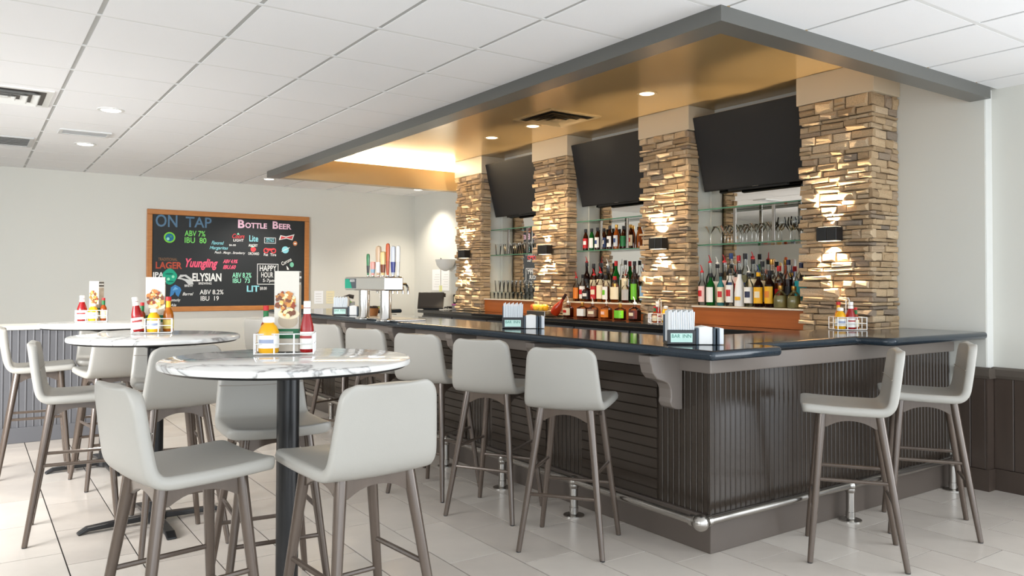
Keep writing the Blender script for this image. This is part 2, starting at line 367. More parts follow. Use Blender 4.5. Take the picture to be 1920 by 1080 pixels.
def pillar(y0, y1, word):
    near = word == 'nearest'; zb = 1.007; zt = 2.715; dep = (X1-XP) if near else .11
    cy = (y0+y1)/2
    t = thing('stone_pillar', {'farthest': 'narrow ledge stone pillar beside the cash terminal, farthest from the camera', 'third': 'ledge stone pillar between the stacked glasses and the whiskey bottles', 'second': 'ledge stone pillar between the whiskey shelf and the vodka shelf', 'nearest': 'broad ledge stone pillar at the right end, stone on two faces'}[word], 'pillar', (XP, cy, zb), 0, 'stone pillars of the back bar')
    def L(x, y, z): return (x-XP, y-cy, z-zb)
    MB().box(0, X1-XP, y0-cy+.012, y1-cy-.012, 0, zt-zb).build('core', M_mortar if near else M_wall, t)
    if not near: MB().box(0, dep, y0-cy+.004, y1-cy-.004, 0, zt-zb).build('mortar_bed', M_mortar, t)
    z = zb; c = 0
    while z < zt-.012:
        h = random.choice((.026, .03, .036, .042, .047, .053, .064)); 
        if z+h > zt-.03: h = zt-z
        ov = .035 if c % 2 else 0.
        y = y0-ov; ye = y1+(.03 if c % 3 else 0)
        while y < ye-.001:
            w = random.uniform(.09, .25) if h < .05 else random.uniform(.07, .18)
            if ye-y-w < .07: w = ye-y
            if h > .055 and random.random() < .3:
                k = random.uniform(.42, .58); stone(t, *L(XP, y+w/2, z+h*k/2), random.uniform(.028, .05), w, h*k); stone(t, *L(XP, y+w/2, z+h*k+h*(1-k)/2), random.uniform(.028, .05), w, h*(1-k))
            else: stone(t, *L(XP, y+w/2, z+h/2), random.uniform(.022, .066), w, h)
            y += w
        x = XP-(0 if ov else .035); xe = X1 if near else XP+dep
        while x < xe-.001:
            w = random.uniform(.08, .2)
            if xe-x-w < .06: w = xe-x
            stone(t, *L(x+w/2, y0, z+h/2), random.uniform(.02, .038), w, h, True); x += w
        z += h; c += 1
    MB().box(-.045, X1-XP, y0-cy-.045, y1-cy+.045, zt-zb, ZT-zb).build('cap', M_cap, t, bevel=.004)
    # up and down sconce
    s = thing('wall_sconce', 'black cube up and down sconce on the %s' % {'farthest': 'narrow far pillar by the cash terminal', 'third': 'pillar right of the stacked pint glasses', 'second': 'pillar left of the vodka shelf', 'nearest': 'broad nearest pillar'}[word], 'wall light', (XP-.055, cy, 1.672), 0, 'black pillar sconces')
    MB().box(-.085, 0, -.08, -.002, 0, .1).box(-.085, 0, .002, .08, 0, .1).build('housing', M_blk, s, bevel=.003)
    MB().box(-.075, -.01, -.07, .07, .1, .102).box(-.075, -.01, -.07, .07, -.002, 0).build('lens', M_lightw, s)
    for d, zz in ((1, 1.79), (-1, 1.655)): spot('sconce_beam', (XP-.085, cy, zz), (.16, 0, d), 40, 98, .35, (1, .8, .55), .008)
for a in PIL: pillar(*a)
# ------------------------------------------------------------------ back bar niches
NI = [(7.055, 8.165, 'far'), (5.355, 6.485, 'middle'), (3.635, 4.785, 'near')]
wd = {'far': 'left niche behind the stacked glasses', 'middle': 'middle niche behind the whiskey bottles', 'near': 'right niche behind the vodka bottles'}
for y0, y1, n in NI:
    cy = (y0+y1)/2; w = (y1-y0)/2
    o = MB().box(X1-.012, X1-.002, y0, y1, 1.17, 2.66).build('back_mirror', M_mirror); tag(o, 'tall mirror lining the '+wd[n], 'mirror', 'back bar mirrors')
    o = MB().box(X1-.16, X1-.002, y0, y1, 2.70, 2.86).build('niche_header', M_cap, bevel=.004); tag(o, 'beige header board above the television in the '+wd[n], 'panel', 'niche headers')
    t = thing('bottle_ledge', 'orange wood riser with a pale top in the '+wd[n], 'shelf', (5.25, cy, 1.007), 0, 'orange wood risers')
    MB().box(0, .26, -w, w, 0, .145).build('wood_front', M_wood, t); MB().box(-.012, .262, -w, w, .146, .16).build('ledge_top', M_ledge, t, bevel=.003)
    for zz, k in ((2.012, 'upper'), (1.70, 'lower')):
        t = thing('glass_shelf', '%s green edged glass shelf in the %s' % (k, wd[n]), 'shelf', (5.335, cy, zz), 0, 'glass shelves')
        MB().box(0.004, .17, -w, w, -.005, .005).build('pane', M_shelf, t); MB().box(0, .004, -w, w, -.005, .005).build('polished_edge', M_shedge, t)
    for yy in (cy+.17, cy-.22):
        o = MB().box(5.339, 5.351, yy-.014, yy+.014, 1.707, 2.004).build('shelf_post', M_steel, bevel=.002)
        tag(o, 'slim aluminium shelf post, %s one in the %s' % ('left' if yy > cy else 'right', wd[n]), 'post', 'shelf posts')
    # television, top tipped out
    tv = thing('television', 'large dark flat television tilted down in the '+wd[n], 'television', (5.42, cy, 2.18), 0, 'back bar televisions'); tv.rotation_euler = (0, math.radians(-14), 0)
    h = .665; v = w-.02
    MB().box(-.02, .02, -v, v, 0, h).build('bezel', M_blk, tv, bevel=.004); MB().box(-.0215, -.0195, -v+.008, v-.008, .012, h-.008).build('screen', M_tv, tv)
    MB().box(.02, .07, -.2, .2, .2, .45).build('wall_mount', M_blkm, tv); MB().box(-.012, .02, -.3, .3, -.02, 0).build('under_set_shade', M_blk, tv, bevel=.004)  # dark strip below the set imitates the mirrored darkness there
    MB().box(-.0222, -.0212, -.03, .03, .004, .008).build('badge', M_steel, tv)
# ------------------------------------------------------------------ back counter
bc = thing('back_counter', 'dark stone back counter running under the pillars', 'counter', (4.87, 6.2, 0))
MB().box(0, .65, -2.6, 3.0, .965, 1.005).build('counter_top', M_granb, bc, bevel=.008)
MB().box(.06, .65, -2.6, 2.95, .1, .964).build('cabinet', M_blkm, bc)
for k in range(7):
    d = MB().box(.04, .06, -2.55+k*.79, -1.79+k*.79, .14, .93).build('door', flat(92, 94, 98, .35), bc, bevel=.004)
    MB().box(.015, .04, -1.86+k*.79, -1.84+k*.79, .78, .9).build('handle', M_chrome, d)

# ------------------------------------------------------------------ bar
BX, BY, BE = 3.09, 2.69, 8.95
bar = thing('bar_cabinet', 'dark brown beadboard bar front with corbels and a grey kickboard', 'bar', (BX, BY, 0))
MB().prism([(.02, .02), (X1-BX-.01, .02), (X1-BX-.01, .35), (.4, .35), (.4, 5.75), (1.1, 5.75), (1.1, BE-BY), (.02, BE-BY)], .0, .985).build('core', M_bar, bar)
# kickboard and apron
KB = MB(); KB.prism([(-.012, -.012), (X1-BX-.01, -.012), (X1-BX-.01, .02), (.02, .02), (.02, BE-BY), (-.012, BE-BY)], 0, .185); KB.build('kickboard', mat('kickboard_paint', lin(90, 81, 74), .36), bar, bevel=.004)
AP = MB(); AP.prism([(-.022, -.022), (X1-BX-.01, -.022), (X1-BX-.01, .02), (.02, .02), (.02, BE-BY), (-.022, BE-BY)], .905, .998); AP.build('apron', M_barlt, bar, bevel=.006)
# beaded boards, right face
def bead_mesh(w, z0, z1, ax):
    """a board with a half round bead on one edge; ax 'x' -> runs along x facing -y"""
    P = [(0.001, .0), (.001, -.011), (w-.0125, -.012), (w-.0115, -.007), (w-.0105, -.0135), (w-.006, -.0165), (w-.0015, -.0135), (w-.0005, -.006), (w-.0005, 0)]
    if ax == 'y': P = [(b, w-a) for a, b in P]
    return MB().prism(P, z0, z1).mesh('bead_board')
n = 60; w = (X1-BX-.03)/n; bm_x = bead_mesh(w, .186, .904, 'x')
for i in range(n): link('bead_board', bm_x, M_bar, bar, (.012+i*w, .02, 0))
MB().box(0, .013, 0, .013, .186, .904).build('corner_post', M_bar, bar, bevel=.003)
bm_y = bead_mesh(.04, .186, .904, 'y')
def slat_bay(y0, y1):
    n = 13; h = (.904-.186)/n; me = MB().prism([(.02, .001), (.002, .001), (-.002, h-.006), (.004, h-.001), (.02, h-.001)], 0, y1-y0-.004, 'y').mesh('horizontal_slat')
    for i in range(n): link('horizontal_slat', me, M_bar, bar, (0, y0+.002, .186+i*h))
corb = [2.83+.0, 3.83, 4.83, 5.79, 6.77, 7.75]
y = .012
for k, cy in enumerate(corb):
    a, b = (0.012, .372) if k == 0 else (cy-BY-.13, cy-BY+.23)
    if k: slat_bay(y, a)
    nb = round((b-a)/.04)
    for i in range(nb): link('bead_board', bm_y, M_bar, bar, (.02, a+i*.04, 0))
    y = a+nb*.04
slat_bay(y, BE-BY)
CP = [(0, .99), (-.235, .99), (-.235, .955), (-.228, .945), (-.215, .9), (-.185, .868), (-.14, .855), (-.105, .84), (-.088, .81), (-.085, .765), (-.09, .74), (-.075, .715), (-.045, .702), (0, .698)]
cme = MB().prism(CP, -.045, .045, 'y').mesh('corbel'); bev(cme, .006, 2)
for cy in corb: link('corbel', cme, M_barlt, bar, (0, cy+.09-BY, 0))
# granite tops
def bull(poly, z0, z1, name, m, parent=None):
    me = MB().prism(poly, z0, z1).mesh(name, True); bev(me, (z1-z0)*.44, 4); me.shade_smooth(); return link(name, me, m, parent)
ct = thing('bar_counter', 'polished dark granite bar counter with a rounded edge', 'counter', (BX, BY, 1.0))
bull([(-.265, -.245), (.255, -.245), (.275, -.2), (.275, -.03), (1.26, -.03), (1.28, -.2), (1.31, -.235), (X1-BX, -.235), (X1-BX, .35), (2.07, .35), (2.07, .54), (.36, .54), (.36, 5.7), (1.15, 5.7), (1.15, BE-BY+.05), (-.24, BE-BY+.05), (-.265, BE-BY+.01)], 0, .047, 'slab', M_gran, ct)
# ------------------------------------------------------------------ foot rail
fr = thing('foot_rail', 'brushed steel foot rail with a ball at the bar corner', 'rail', (2.93, 2.61, 0))
MB().tube([(0, 0, .2), (0, 6.3, .2)], .021, 12).build('rail_tube', M_steel, fr, True); MB().tube([(0, 0, .2), (2.6, 0, .2)], .021, 12).build('rail_tube', M_steel, fr, True)
bme = bpy.data.meshes.new('ball'); b = bmesh.new(); bmesh.ops.create_uvsphere(b, u_segments=24, v_segments=14, radius=.041); b.to_mesh(bme); b.free(); bme.shade_smooth()
link('corner_ball', bme, M_steel, fr, (0, 0, .2))
MB().lathe([(.028, -.012), (.028, .012)], 16).build('collar', M_steel, fr, True, loc=(.05, 0, .2)).rotation_euler = (0, PI/2, 0)
MB().lathe([(.028, -.012), (.028, .012)], 16).build('collar', M_steel, fr, True, loc=(0, .05, .2)).rotation_euler = (PI/2, 0, 0)
post = MB().lathe([(.062, 0), (.062, .006), (.03, .009), (.026, .012), (.026, .05), (.024, .052), (.024, .16), (.028, .165), (.03, .18), (.026, .2)], 18).mesh('rail_post', True)
knob = bpy.data.meshes.new('knuckle'); b = bmesh.new(); bmesh.ops.create_uvsphere(b, u_segments=16, v_segments=10, radius=.033); b.to_mesh(knob); b.free(); knob.shade_smooth()
for x, y in [(0, .968+i*.748) for i in range(7)]+[(1.26, 0), (2.44, 0)]:
    link('rail_post', post, M_steel, fr, (x, y, 0)); link('knuckle', knob, M_steel, fr, (x, y, .2))

# ------------------------------------------------------------------ bar stools
def shell_mesh():
    prof = [(.25, .737), (.235, .743), (.2, .741), (.12, .736), (.03, .733), (-.05, .732), (-.115, .731), (-.144, .741), (-.165, .771), (-.177, .82), (-.187, .88), (-.196, .95), (-.205, 1.01), (-.209, 1.034)]
    # resample
    P = [Vector((a, b)) for a, b in prof]; S = [0]
    for i in range(1, len(P)): S.append(S[-1]+(P[i]-P[i-1]).length)
    def at(s):
        for i in range(1, len(S)):
            if s <= S[i]+1e-9: t = (s-S[i-1])/(S[i]-S[i-1]); return P[i-1].lerp(P[i], t)
        return P[-1]
    N, Kk = 30, 13; T = S[-1]; v = []; f = []
    ts = [0, .006, .015, .03, .05]+[.05+(T-.1)*(i+1)/(N-10) for i in range(N-11)]+[T-.05, T-.03, T-.015, T-.006, T]
    for s in ts:
        p = at(s); u = s/T
        hw = .214-.038*max(0, (u-.45)/.55)**1.1
        d = min(s, T-s); r = .05 if s > T/2 else .035
        if d < r: hw -= r-math.sqrt(max(0, r*r-(r-d)**2))
        for k in range(Kk):
            c = -1+2*k/(Kk-1); c = math.sin(c*PI/2)*.35+c*.65; x = hw*c
            bk = max(0, min(1, (u-.5)/.2)); y = p[0]+.013*c*c*bk; z = p[1]+.010*c*c*(1-bk)
            v.append((x, y, z))
    n = len(ts)
    for i in range(n-1):
        for k in range(Kk-1): a = i*Kk+k; f.append((a, a+1, a+Kk+1, a+Kk))
    me = bpy.data.meshes.new('seat_shell'); me.from_pydata(v, [], f); o = bpy.data.objects.new('tmp', me); C.objects.link(o)
    md = o.modifiers.new('s', 'SOLIDIFY'); md.thickness = .043; md.offset = 0; md.use_even_offset = True
    md = o.modifiers.new('b', 'SUBSURF'); md.levels = 1; md.render_levels = 1
    dg = bpy.context.evaluated_depsgraph_get(); r = bpy.data.meshes.new_from_object(o.evaluated_get(dg)); bpy.data.objects.remove(o); r.name = 'seat_shell'; r.shade_smooth(); return r
def make_stool():
    t = thing('bar_stool', 'x', 'stool')
    sh = link('seat_shell', shell_mesh(), M_leather, t)
    MB().tube([(-.186, -.155, .899), (-.1, -.164, .893), (0, -.168, .891), (.1, -.164, .893), (.186, -.155, .899)], .0022, 5).build('back_seam', flat(150, 143, 134), sh, True)
    top = {}; 
    for sx in (-1, 1):
        for sy in (-1, 1):
            a = Vector((sx*.128, .155 if sy > 0 else -.105, .722)); b = Vector((sx*.215, sy*.215, 0))
            mb = MB(); mb.tube([a, a.lerp(b, .3), a.lerp(b, .7), b+Vector((0, 0, .004))], .0215, 12, .0135); mb.build('leg', M_leg, t, True)
            MB().lathe([(.0125, 0), (.0125, .006)], 10, (b.x, b.y)).build('foot_pad', M_blk, t); top[sx, sy] = (a, b)
    def at(k, z): a, b = top[k]; return a.lerp(b, (a.z-z)/(a.z-b.z))
    def apron(k1, k2):
        a, b = at(k1, .7), at(k2, .7); n = (b-a); L = n.length; n.normalize(); q = Vector((-n.y, n.x, 0))*.009
        P = []
        for i in range(13):
            u = i/12; d = .058-.034*math.sin(PI*max(0, min(1, (u-.12)/.76)))**.6 if .12 < u < .88 else .058
            P.append((u, .712-d))
        loop = [(0, .716)]+[(1, .716)]+[(u, z) for u, z in reversed(P)]
        mk = lambda s: [tuple(a+n*(u*L)+q*s)[:2]+(z,) for u, z in loop]
        MB().ring([mk(-1), mk(1)]).build('apron', M_leg, t)
    apron((-1, -1), (1, -1)); apron((-1, 1), (1, 1)); apron((-1, -1), (-1, 1)); apron((1, -1), (1, 1))
    for k1, k2, z in (((-1, -1), (1, -1), .285), ((-1, 1), (1, 1), .285), ((-1, -1), (-1, 1), .40), ((1, -1), (1, 1), .40)):
        MB().tube([at(k1, z), at(k2, z)], .0095, 8).build('stretcher', M_leg, t, True)
    return t
stool0 = make_stool(); used = [False]
def put_stool(x, y, head, label, group):
    """head: facing direction in degrees from +x"""
    o = stool0 if not used[0] else dup(stool0, (x, y, 0)); used[0] = True
    o.location = (x, y, 0); o.rotation_euler = (0, 0, math.radians(head-90)); tag(o, label, group=group)
G1 = 'stools along the bar front'; G2 = 'stools at the round tables'
put_stool(2.603, 3.208, 37, 'greige bar stool nearest the bar corner on the long side, back turned', G1)
put_stool(2.600, 3.915, 30, 'greige bar stool on the long bar side, second from the bar corner', G1)
put_stool(2.530, 4.53, 25, 'greige bar stool on the long bar side, third from the bar corner', G1)
put_stool(2.485, 5.22, 23, 'greige bar stool on the long bar side, fourth from the bar corner', G1)
put_stool(2.475, 5.93, 20, 'greige bar stool on the long bar side, fifth from the bar corner', G1)
put_stool(2.292, 7.064, 18, 'farthest bar stool of the long side, seen left of the near table caddy', G1)
put_stool(3.690, 2.278, 126, 'bar stool seen side-on at the short bar side, the left one of two', 'stools on the short bar side')
put_stool(4.450, 2.293, 124, 'bar stool seen side-on at the short bar side, the right one beside the wall', 'stools on the short bar side')
put_stool(1.12, 2.53, 95, 'large foreground stool, back to the camera, before the near marble table', G2)
put_stool(.585, 2.79, 10, 'large foreground stool at the left of the near marble table', G2)
put_stool(1.09, 3.43, 264, 'stool facing the camera from behind the black post of the near marble table', G2)
put_stool(.89, 4.40, 97, 'stool with its back to the camera at the middle marble table', G2)
put_stool(.49, 4.90, 353, 'stool seen side-on at the left of the middle marble table', G2)
put_stool(1.03, 5.22, 265, 'stool facing the camera from behind the middle marble table', G2)
put_stool(.83, 5.98, 97, 'stool with its back to the camera at the farthest marble table', G2)
put_stool(.40, 6.60, 358, 'stool cut by the left photo edge, side-on at the farthest marble table', G2)
put_stool(.90, 6.87, 267, 'stool facing the camera from behind the farthest marble table', G2)

# ------------------------------------------------------------------ pedestal tables
def table(x, y, r, label, rz):
    t = thing('pedestal_table', label, 'table', (x, y, 0), rz, 'round marble pedestal tables')
    MB().lathe([(r-.012, 1.03), (r-.002, 1.033), (r, 1.042), (r-.002, 1.052), (r-.008, 1.056)], 72).build('table_top', M_marble, t, True)
    MB().lathe([(r-.05, 1.022), (r-.02, 1.0225), (r-.014, 1.0295)], 64).build('under_board', M_blkm, t, True)
    MB().lathe([(.045, .985), (.06, .99), (.17, 1.012), (.18, 1.0215)], 32).build('flange', M_blkm, t, True)
    MB().lathe([(.044, .03), (.044, .99)], 28).build('post', M_blkm, t, True)
    for k in range(4):
        a = MB(); a.prism([(.03, .02), (.33, .014), (.365, .004), (.37, 0), (.385, 0), (.385, .01), (.34, .036), (.2, .045), (.03, .052)], -.026, .026, 'y'); o = a.build('base_arm', M_blkm, t, bevel=.006); o.rotation_euler = (0, 0, k*PI/2)
    MB().lathe([(.065, .015), (.065, .05), (.046, .07)], 24).build('hub', M_blkm, t, True)
    return t
table(1.06, 3.10, .487, 'round white marble high table on a black post, nearest the camera', .45)
table(.88, 4.815, .452, 'round white marble high table on a black post, middle of the three', 0.05)
table(.845, 6.46, .445, 'round white marble high table farthest away, by the half wall', 0.05)

# ------------------------------------------------------------------ half wall at the left
hw = thing('half_wall', 'grey beadboard half wall with a pale cap behind the tables', 'partition', (1.14, 7.8, 0))
MB().box(-3.74, 0, .012, .3, 0, .95).build('core', M_hw, hw)
me = MB().prism([(.001, .012), (.001, 0), (.04, -.001), (.047, -.004), (.054, -.001), (.054, .012)], .13, .95).mesh('bead_board')
for i in range(44): link('bead_board', me, M_hw, hw, (-.0555*(i+1), 0, 0))
MB().box(-3.74, .01, -.02, .011, 0, .13).build('kickboard', M_hw, hw, bevel=.004)
MB().box(-3.74, .03, -.03, .42, .951, .985).build('cap', M_hwcap, hw, bevel=.006)

# ------------------------------------------------------------------ bottles
def bottle_prof(kind):
    return {'beer': [(.0, 0), (.029, .002), (.03, .01), (.03, .125), (.026, .15), (.0155, .18), (.013, .19), (.013, .225), (0, .226)],
            'round': [(0, 0), (.036, .002), (.038, .01), (.038, .165), (.034, .185), (.019, .21), (.0145, .222), (.0145, .275), (0, .276)],
            'tall': [(0, 0), (.034, .002), (.036, .01), (.036, .19), (.03, .212), (.017, .235), (.014, .25), (.014, .315), (0, .316)],
            'square': [(0, 0), (.043, .002), (.046, .012), (.046, .092), (.04, .108), (.02, .118), (.014, .124), (.014, .15), (0, .151)],
            'wide': [(0, 0), (.05, .002), (.053, .012), (.053, .15), (.046, .175), (.022, .2), (.016, .21), (.016, .25), (0, .251)],
            'squat': [(0, 0), (.05, .003), (.056, .015), (.056, .07), (.05, .1), (.03, .125), (.016, .138), (.016, .17), (0, .171)],
            'cone': [(0, 0), (.04, .002), (.043, .012), (.042, .12), (.032, .2), (.018, .24), (.016, .3), (0, .301)]}[kind]
def scaled(P, s=1.): return [(r*min(s, 1.04), z*s) for r, z in P]
def label_patch(mb, r, z0, z1, a0, a1, sq=0., n=10, ex=1., ey=1.):
    L = []
    for z in (z0, z1):
        pass
    k = len(mb.v)
    def rr(a): return 1 if not sq else 1/((abs(math.cos(a))**sq+abs(math.sin(a))**sq)**(1/sq))
    for i in range(n+1):
        a = a0+(a1-a0)*i/n
        for q, z in ((r+.0006, z0), (r+.0006, z1), (r-.0004, z1), (r-.0004, z0)): mb.v.append((ex*q*rr(a)*math.cos(a), ey*q*rr(a)*math.sin(a), z))
    for i in range(n):
        for j in range(4): a = k+i*4+j; b = k+i*4+(j+1) % 4; mb.f.append((a, b, b+4, a+4))
    mb.f.append((k, k+1, k+2, k+3)); e = k+n*4; mb.f.append((e+3, e+2, e+1, e)); return mb
PROTO = {}
def bottle(name, kind, glassc, liq, labc, emb, cap, pour, s=1., cat='bottle'):
    """prototype bottle: body, liquid, label, emblem, cap or pourer. returns Empty"""
    P = scaled(bottle_prof(kind), s); R = max(r for r, z in P); Ht = P[-1][1]
    sq = 5. if kind in ('square',) else 0.; ey = 1.; ex = .62 if kind == 'wide' else 1.
    t = thing(name, 'x', cat)
    body = MB().lathe(P[1:-1], 16, (0, 0), sq, True, ex, ey).build('body', glassc, t, True)
    zl = [z for r, z in P if r > .8*R]; z0, z1 = zl[1], zl[-1]
    if liq: MB().lathe([(r-.003, z) for r, z in P[1:-1] if z <= z0+(Ht*.62)*1. and r > .018 and z < z1+.02], 16, (0, 0), sq, True, ex, ey).build('liquid', liq, t, True)
    a0, a1 = PI*.62, PI*1.45
    if labc: label_patch(MB(), R+.0004, z0+.12*(z1-z0), z0+.86*(z1-z0), a0, a1, sq, 10, ex, ey).build('label', labc, t, True)
    if emb: label_patch(MB(), R+.0016, z0+.38*(z1-z0), z0+.66*(z1-z0), PI*.85, PI*1.22, sq, 6, ex, ey).build('emblem', emb, t, True)
    rn = P[-2][0]; 
    if cap: MB().lathe([(rn+.002, Ht-.03*s), (rn+.003, Ht-.028*s), (rn+.003, Ht+.004), (rn+.001, Ht+.006)], 12).build('cap', cap, t, True)
    if pour:
        MB().lathe([(rn+.003, Ht-.004), (rn+.003, Ht+.008), (.007, Ht+.016)], 10).build('pourer_collar', pour, t, True)
        MB().tube([(0, 0, Ht+.014), (-.002, 0, Ht+.03), (-.006, .004, Ht+.05), (-.013, .009, Ht+.066)], .0055, 7, .0032).build('pourer_spout', pour, t, True)
    return t
clear = M_clear; WHT = flat(238, 236, 230); RED = flat(196, 26, 30); BLK = flat(28, 27, 28); GRN = flat(20, 110, 56); YEL = flat(238, 178, 20); TEAL = flat(20, 140, 150); GOLD = mat('gold_cap', lin(200, 150, 70), .3, metal=.7); BLU = flat(40, 66, 120); CRM = flat(238, 224, 190); ORG = flat(226, 130, 36); PINK = flat(240, 200, 190); LIME = flat(110, 190, 40); NAVY = flat(30, 36, 70)
def liqm(r, g, b): return glass('liquid_%d_%d_%d' % (r, g, b), lin(r, g, b), .45, .05, .3)
AMB = liqm(176, 84, 22); DAM = liqm(120, 42, 14); DRK = liqm(60, 22, 10); PAL = liqm(214, 200, 140); BRN = glass('brown_glass', lin(88, 40, 14), .3, .04, .5); GGL = glass('green_glass', lin(24, 120, 44), .4, .04, .5); TGL = glass('aqua_glass', lin(110, 200, 205), .2, .04, .5); DGL = glass('dark_glass', lin(40, 18, 14), .5, .04, .5); MLK = mat('frosted_white', lin(232, 232, 230), .3); AMG = glass('amber_glass', lin(200, 110, 40), .35, .04, .5)
ORD = ['first', 'second', 'third', 'fourth', 'fifth', 'sixth', 'seventh', 'eighth', 'ninth', 'tenth', 'eleventh', 'twelfth', 'thirteenth']
def row(items, x, ys, z, where, group, name='liquor_bottle'):
    for i, (it, y) in enumerate(zip(items, ys)):
        desc, args = it[0], it[1:]; b = bottle(name, *args); b.location = (x+random.uniform(-.006, .006), y, z); b.rotation_euler = (0, 0, random.uniform(-.3, .3))
        tag(b, '%s, %s from left %s' % (desc, ORD[i], where), group=group)
ZL = 1.168
row([('pink labelled clear bottle with red pourer', 'tall', clear, None, PINK, RED, None, RED, .92), ('green gin bottle with white label', 'round', GGL, None, WHT, None, BLK, None, 1.), ('pale aqua gin bottle with cream label', 'tall', TGL, None, CRM, RED, BLK, None, .88), ('clear rum bottle with red round emblem', 'tall', clear, None, WHT, RED, BLK, None, .98), ('frosted white coconut bottle', 'cone', MLK, None, None, YEL, BLK, None, 1.), ('clear vodka bottle with white label', 'round', clear, None, WHT, NAVY, BLK, WHT, 1.02), ('dark coffee liqueur bottle with yellow label', 'round', DGL, None, YEL, CRM, YEL, BLU, 1.02), ('dark bottle with broad yellow label', 'round', DGL, None, YEL, ORG, BLK, None, 1.06), ('squat clear round bottle', 'squat', clear, PAL, None, None, GOLD, None, 1.), ('squat clear round bottle with gold cap', 'squat', clear, PAL, None, None, GOLD, None, .98)],
    5.30, [4.70, 4.61, 4.50, 4.395, 4.30, 4.205, 4.105, 4.0, 3.895, 3.775], ZL, 'in front row, right niche', 'front row of the right niche')
row([('clear bottle with tall red pourer', 'tall', clear, None, None, ORG, None, RED, 1.2), ('clear bottle with white pourer', 'tall', clear, None, WHT, None, BLK, WHT, 1.15), ('clear bottle with red pourer', 'tall', clear, None, PINK, None, None, RED, 1.2), ('clear bottle with blue cap', 'tall', clear, None, WHT, BLU, BLU, None, 1.42), ('pink flavoured bottle with red cap', 'tall', clear, None, PINK, RED, RED, None, 1.35), ('clear bottle with black cap', 'tall', clear, PAL, None, BLU, BLK, None, 1.4), ('clear bottle with black and red pourer', 'tall', clear, PAL, CRM, None, BLK, RED, 1.25), ('amber bottle with black cap', 'round', clear, AMB, CRM, None, BLK, None, 1.35), ('yellow bottle with gold foil neck', 'tall', clear, PAL, CRM, GOLD, GOLD, None, 1.22), ('amber bottle with red cap', 'round', clear, AMB, None, RED, RED, None, 1.2), ('clear bottle with dark blue foil neck', 'tall', clear, DRK, None, BLK, NAVY, None, 1.2), ('wide tequila bottle with turquoise label', 'wide', clear, PAL, TEAL, None, NAVY, WHT, 1.42)],
    5.42, [4.715, 4.635, 4.555, 4.485, 4.405, 4.335, 4.25, 4.16, 4.07, 3.99, 3.905, 3.79], ZL, 'in back row, right niche', 'back row of the right niche')
row([('bourbon bottle with orange label', 'round', clear, DAM, ORG, None, None, RED, .9), ('whiskey bottle with white crest label', 'round', clear, AMB, WHT, RED, BLK, None, 1.), ('black labelled whiskey bottle', 'square', clear, DAM, BLK, WHT, None, BLK, 1.15), ('whiskey bottle with red label', 'round', clear, AMB, RED, CRM, None, RED, 1.), ('honey whiskey bottle with cream label', 'round', clear, AMB, CRM, None, None, RED, 1.08), ('whiskey bottle with pale label', 'round', clear, AMB, WHT, LIME, BLK, None, .98), ('wide whiskey bottle with red wax neck', 'wide', clear, AMB, CRM, None, RED, None, 1.02), ('dark rum bottle with grey label', 'wide', clear, DAM, flat(180, 176, 172), None, None, CRM, .86), ('clear bottle with lime green label', 'tall', clear, None, LIME, None, BLK, None, 1.02), ('clear bottle with light blue label', 'tall', clear, None, flat(150, 190, 220), None, None, BLK, .9)],
    5.30, [6.43, 6.33, 6.245, 6.15, 6.055, 5.96, 5.835, 5.68, 5.56, 5.44], 1.168, 'in front row, middle niche', 'front row of the middle niche')
row([('black bottle with red pourer', 'tall', DGL, None, BLK, None, BLK, RED, 1.3), ('brown bottle with cream neck', 'round', BRN, None, CRM, None, BLK, None, 1.42), ('dark bottle with cream neck label', 'round', DGL, None, CRM, None, BLK, None, 1.45), ('pale bottle with white pourer', 'tall', clear, PAL, CRM, None, None, WHT, 1.2), ('dark green bottle with red wax cap', 'round', GGL, None, BLK, GOLD, RED, None, 1.5), ('amber bottle with black cap', 'tall', clear, AMB, CRM, None, BLK, None, 1.32), ('slim dark bottle with brown neck', 'tall', BRN, None, BLK, GOLD, BLK, None, 1.28), ('round clear bottle with red pourer', 'wide', clear, PAL, None, None, None, RED, 1.3)],
    5.42, [6.40, 6.29, 6.19, 6.075, 5.95, 5.81, 5.68, 5.53], 1.168, 'in back row, middle niche', 'back row of the middle niche')
row([('square bourbon bottle with cream label', 'square', clear, DAM, CRM, RED, None, WHT, 1.02), ('square bourbon bottle with white oval label', 'square', clear, DAM, WHT, None, GOLD, None, 1.02), ('square bourbon bottle with brown label', 'square', clear, DAM, flat(150, 110, 86), CRM, None, WHT, 1.02), ('square whiskey bottle with orange label', 'square', clear, AMB, ORG, PINK, None, WHT, 1.06), ('square bottle with green label', 'square', clear, DAM, LIME, None, GOLD, None, 1.02), ('square bottle with dark label', 'square', clear, DRK, flat(90, 40, 40), CRM, None, WHT, 1.08)],
    5.10, [6.33, 6.10, 5.94, 5.735, 5.54, 5.335], 1.006, 'on the back counter, middle niche', 'square bottles on the back counter', 'whiskey_bottle')
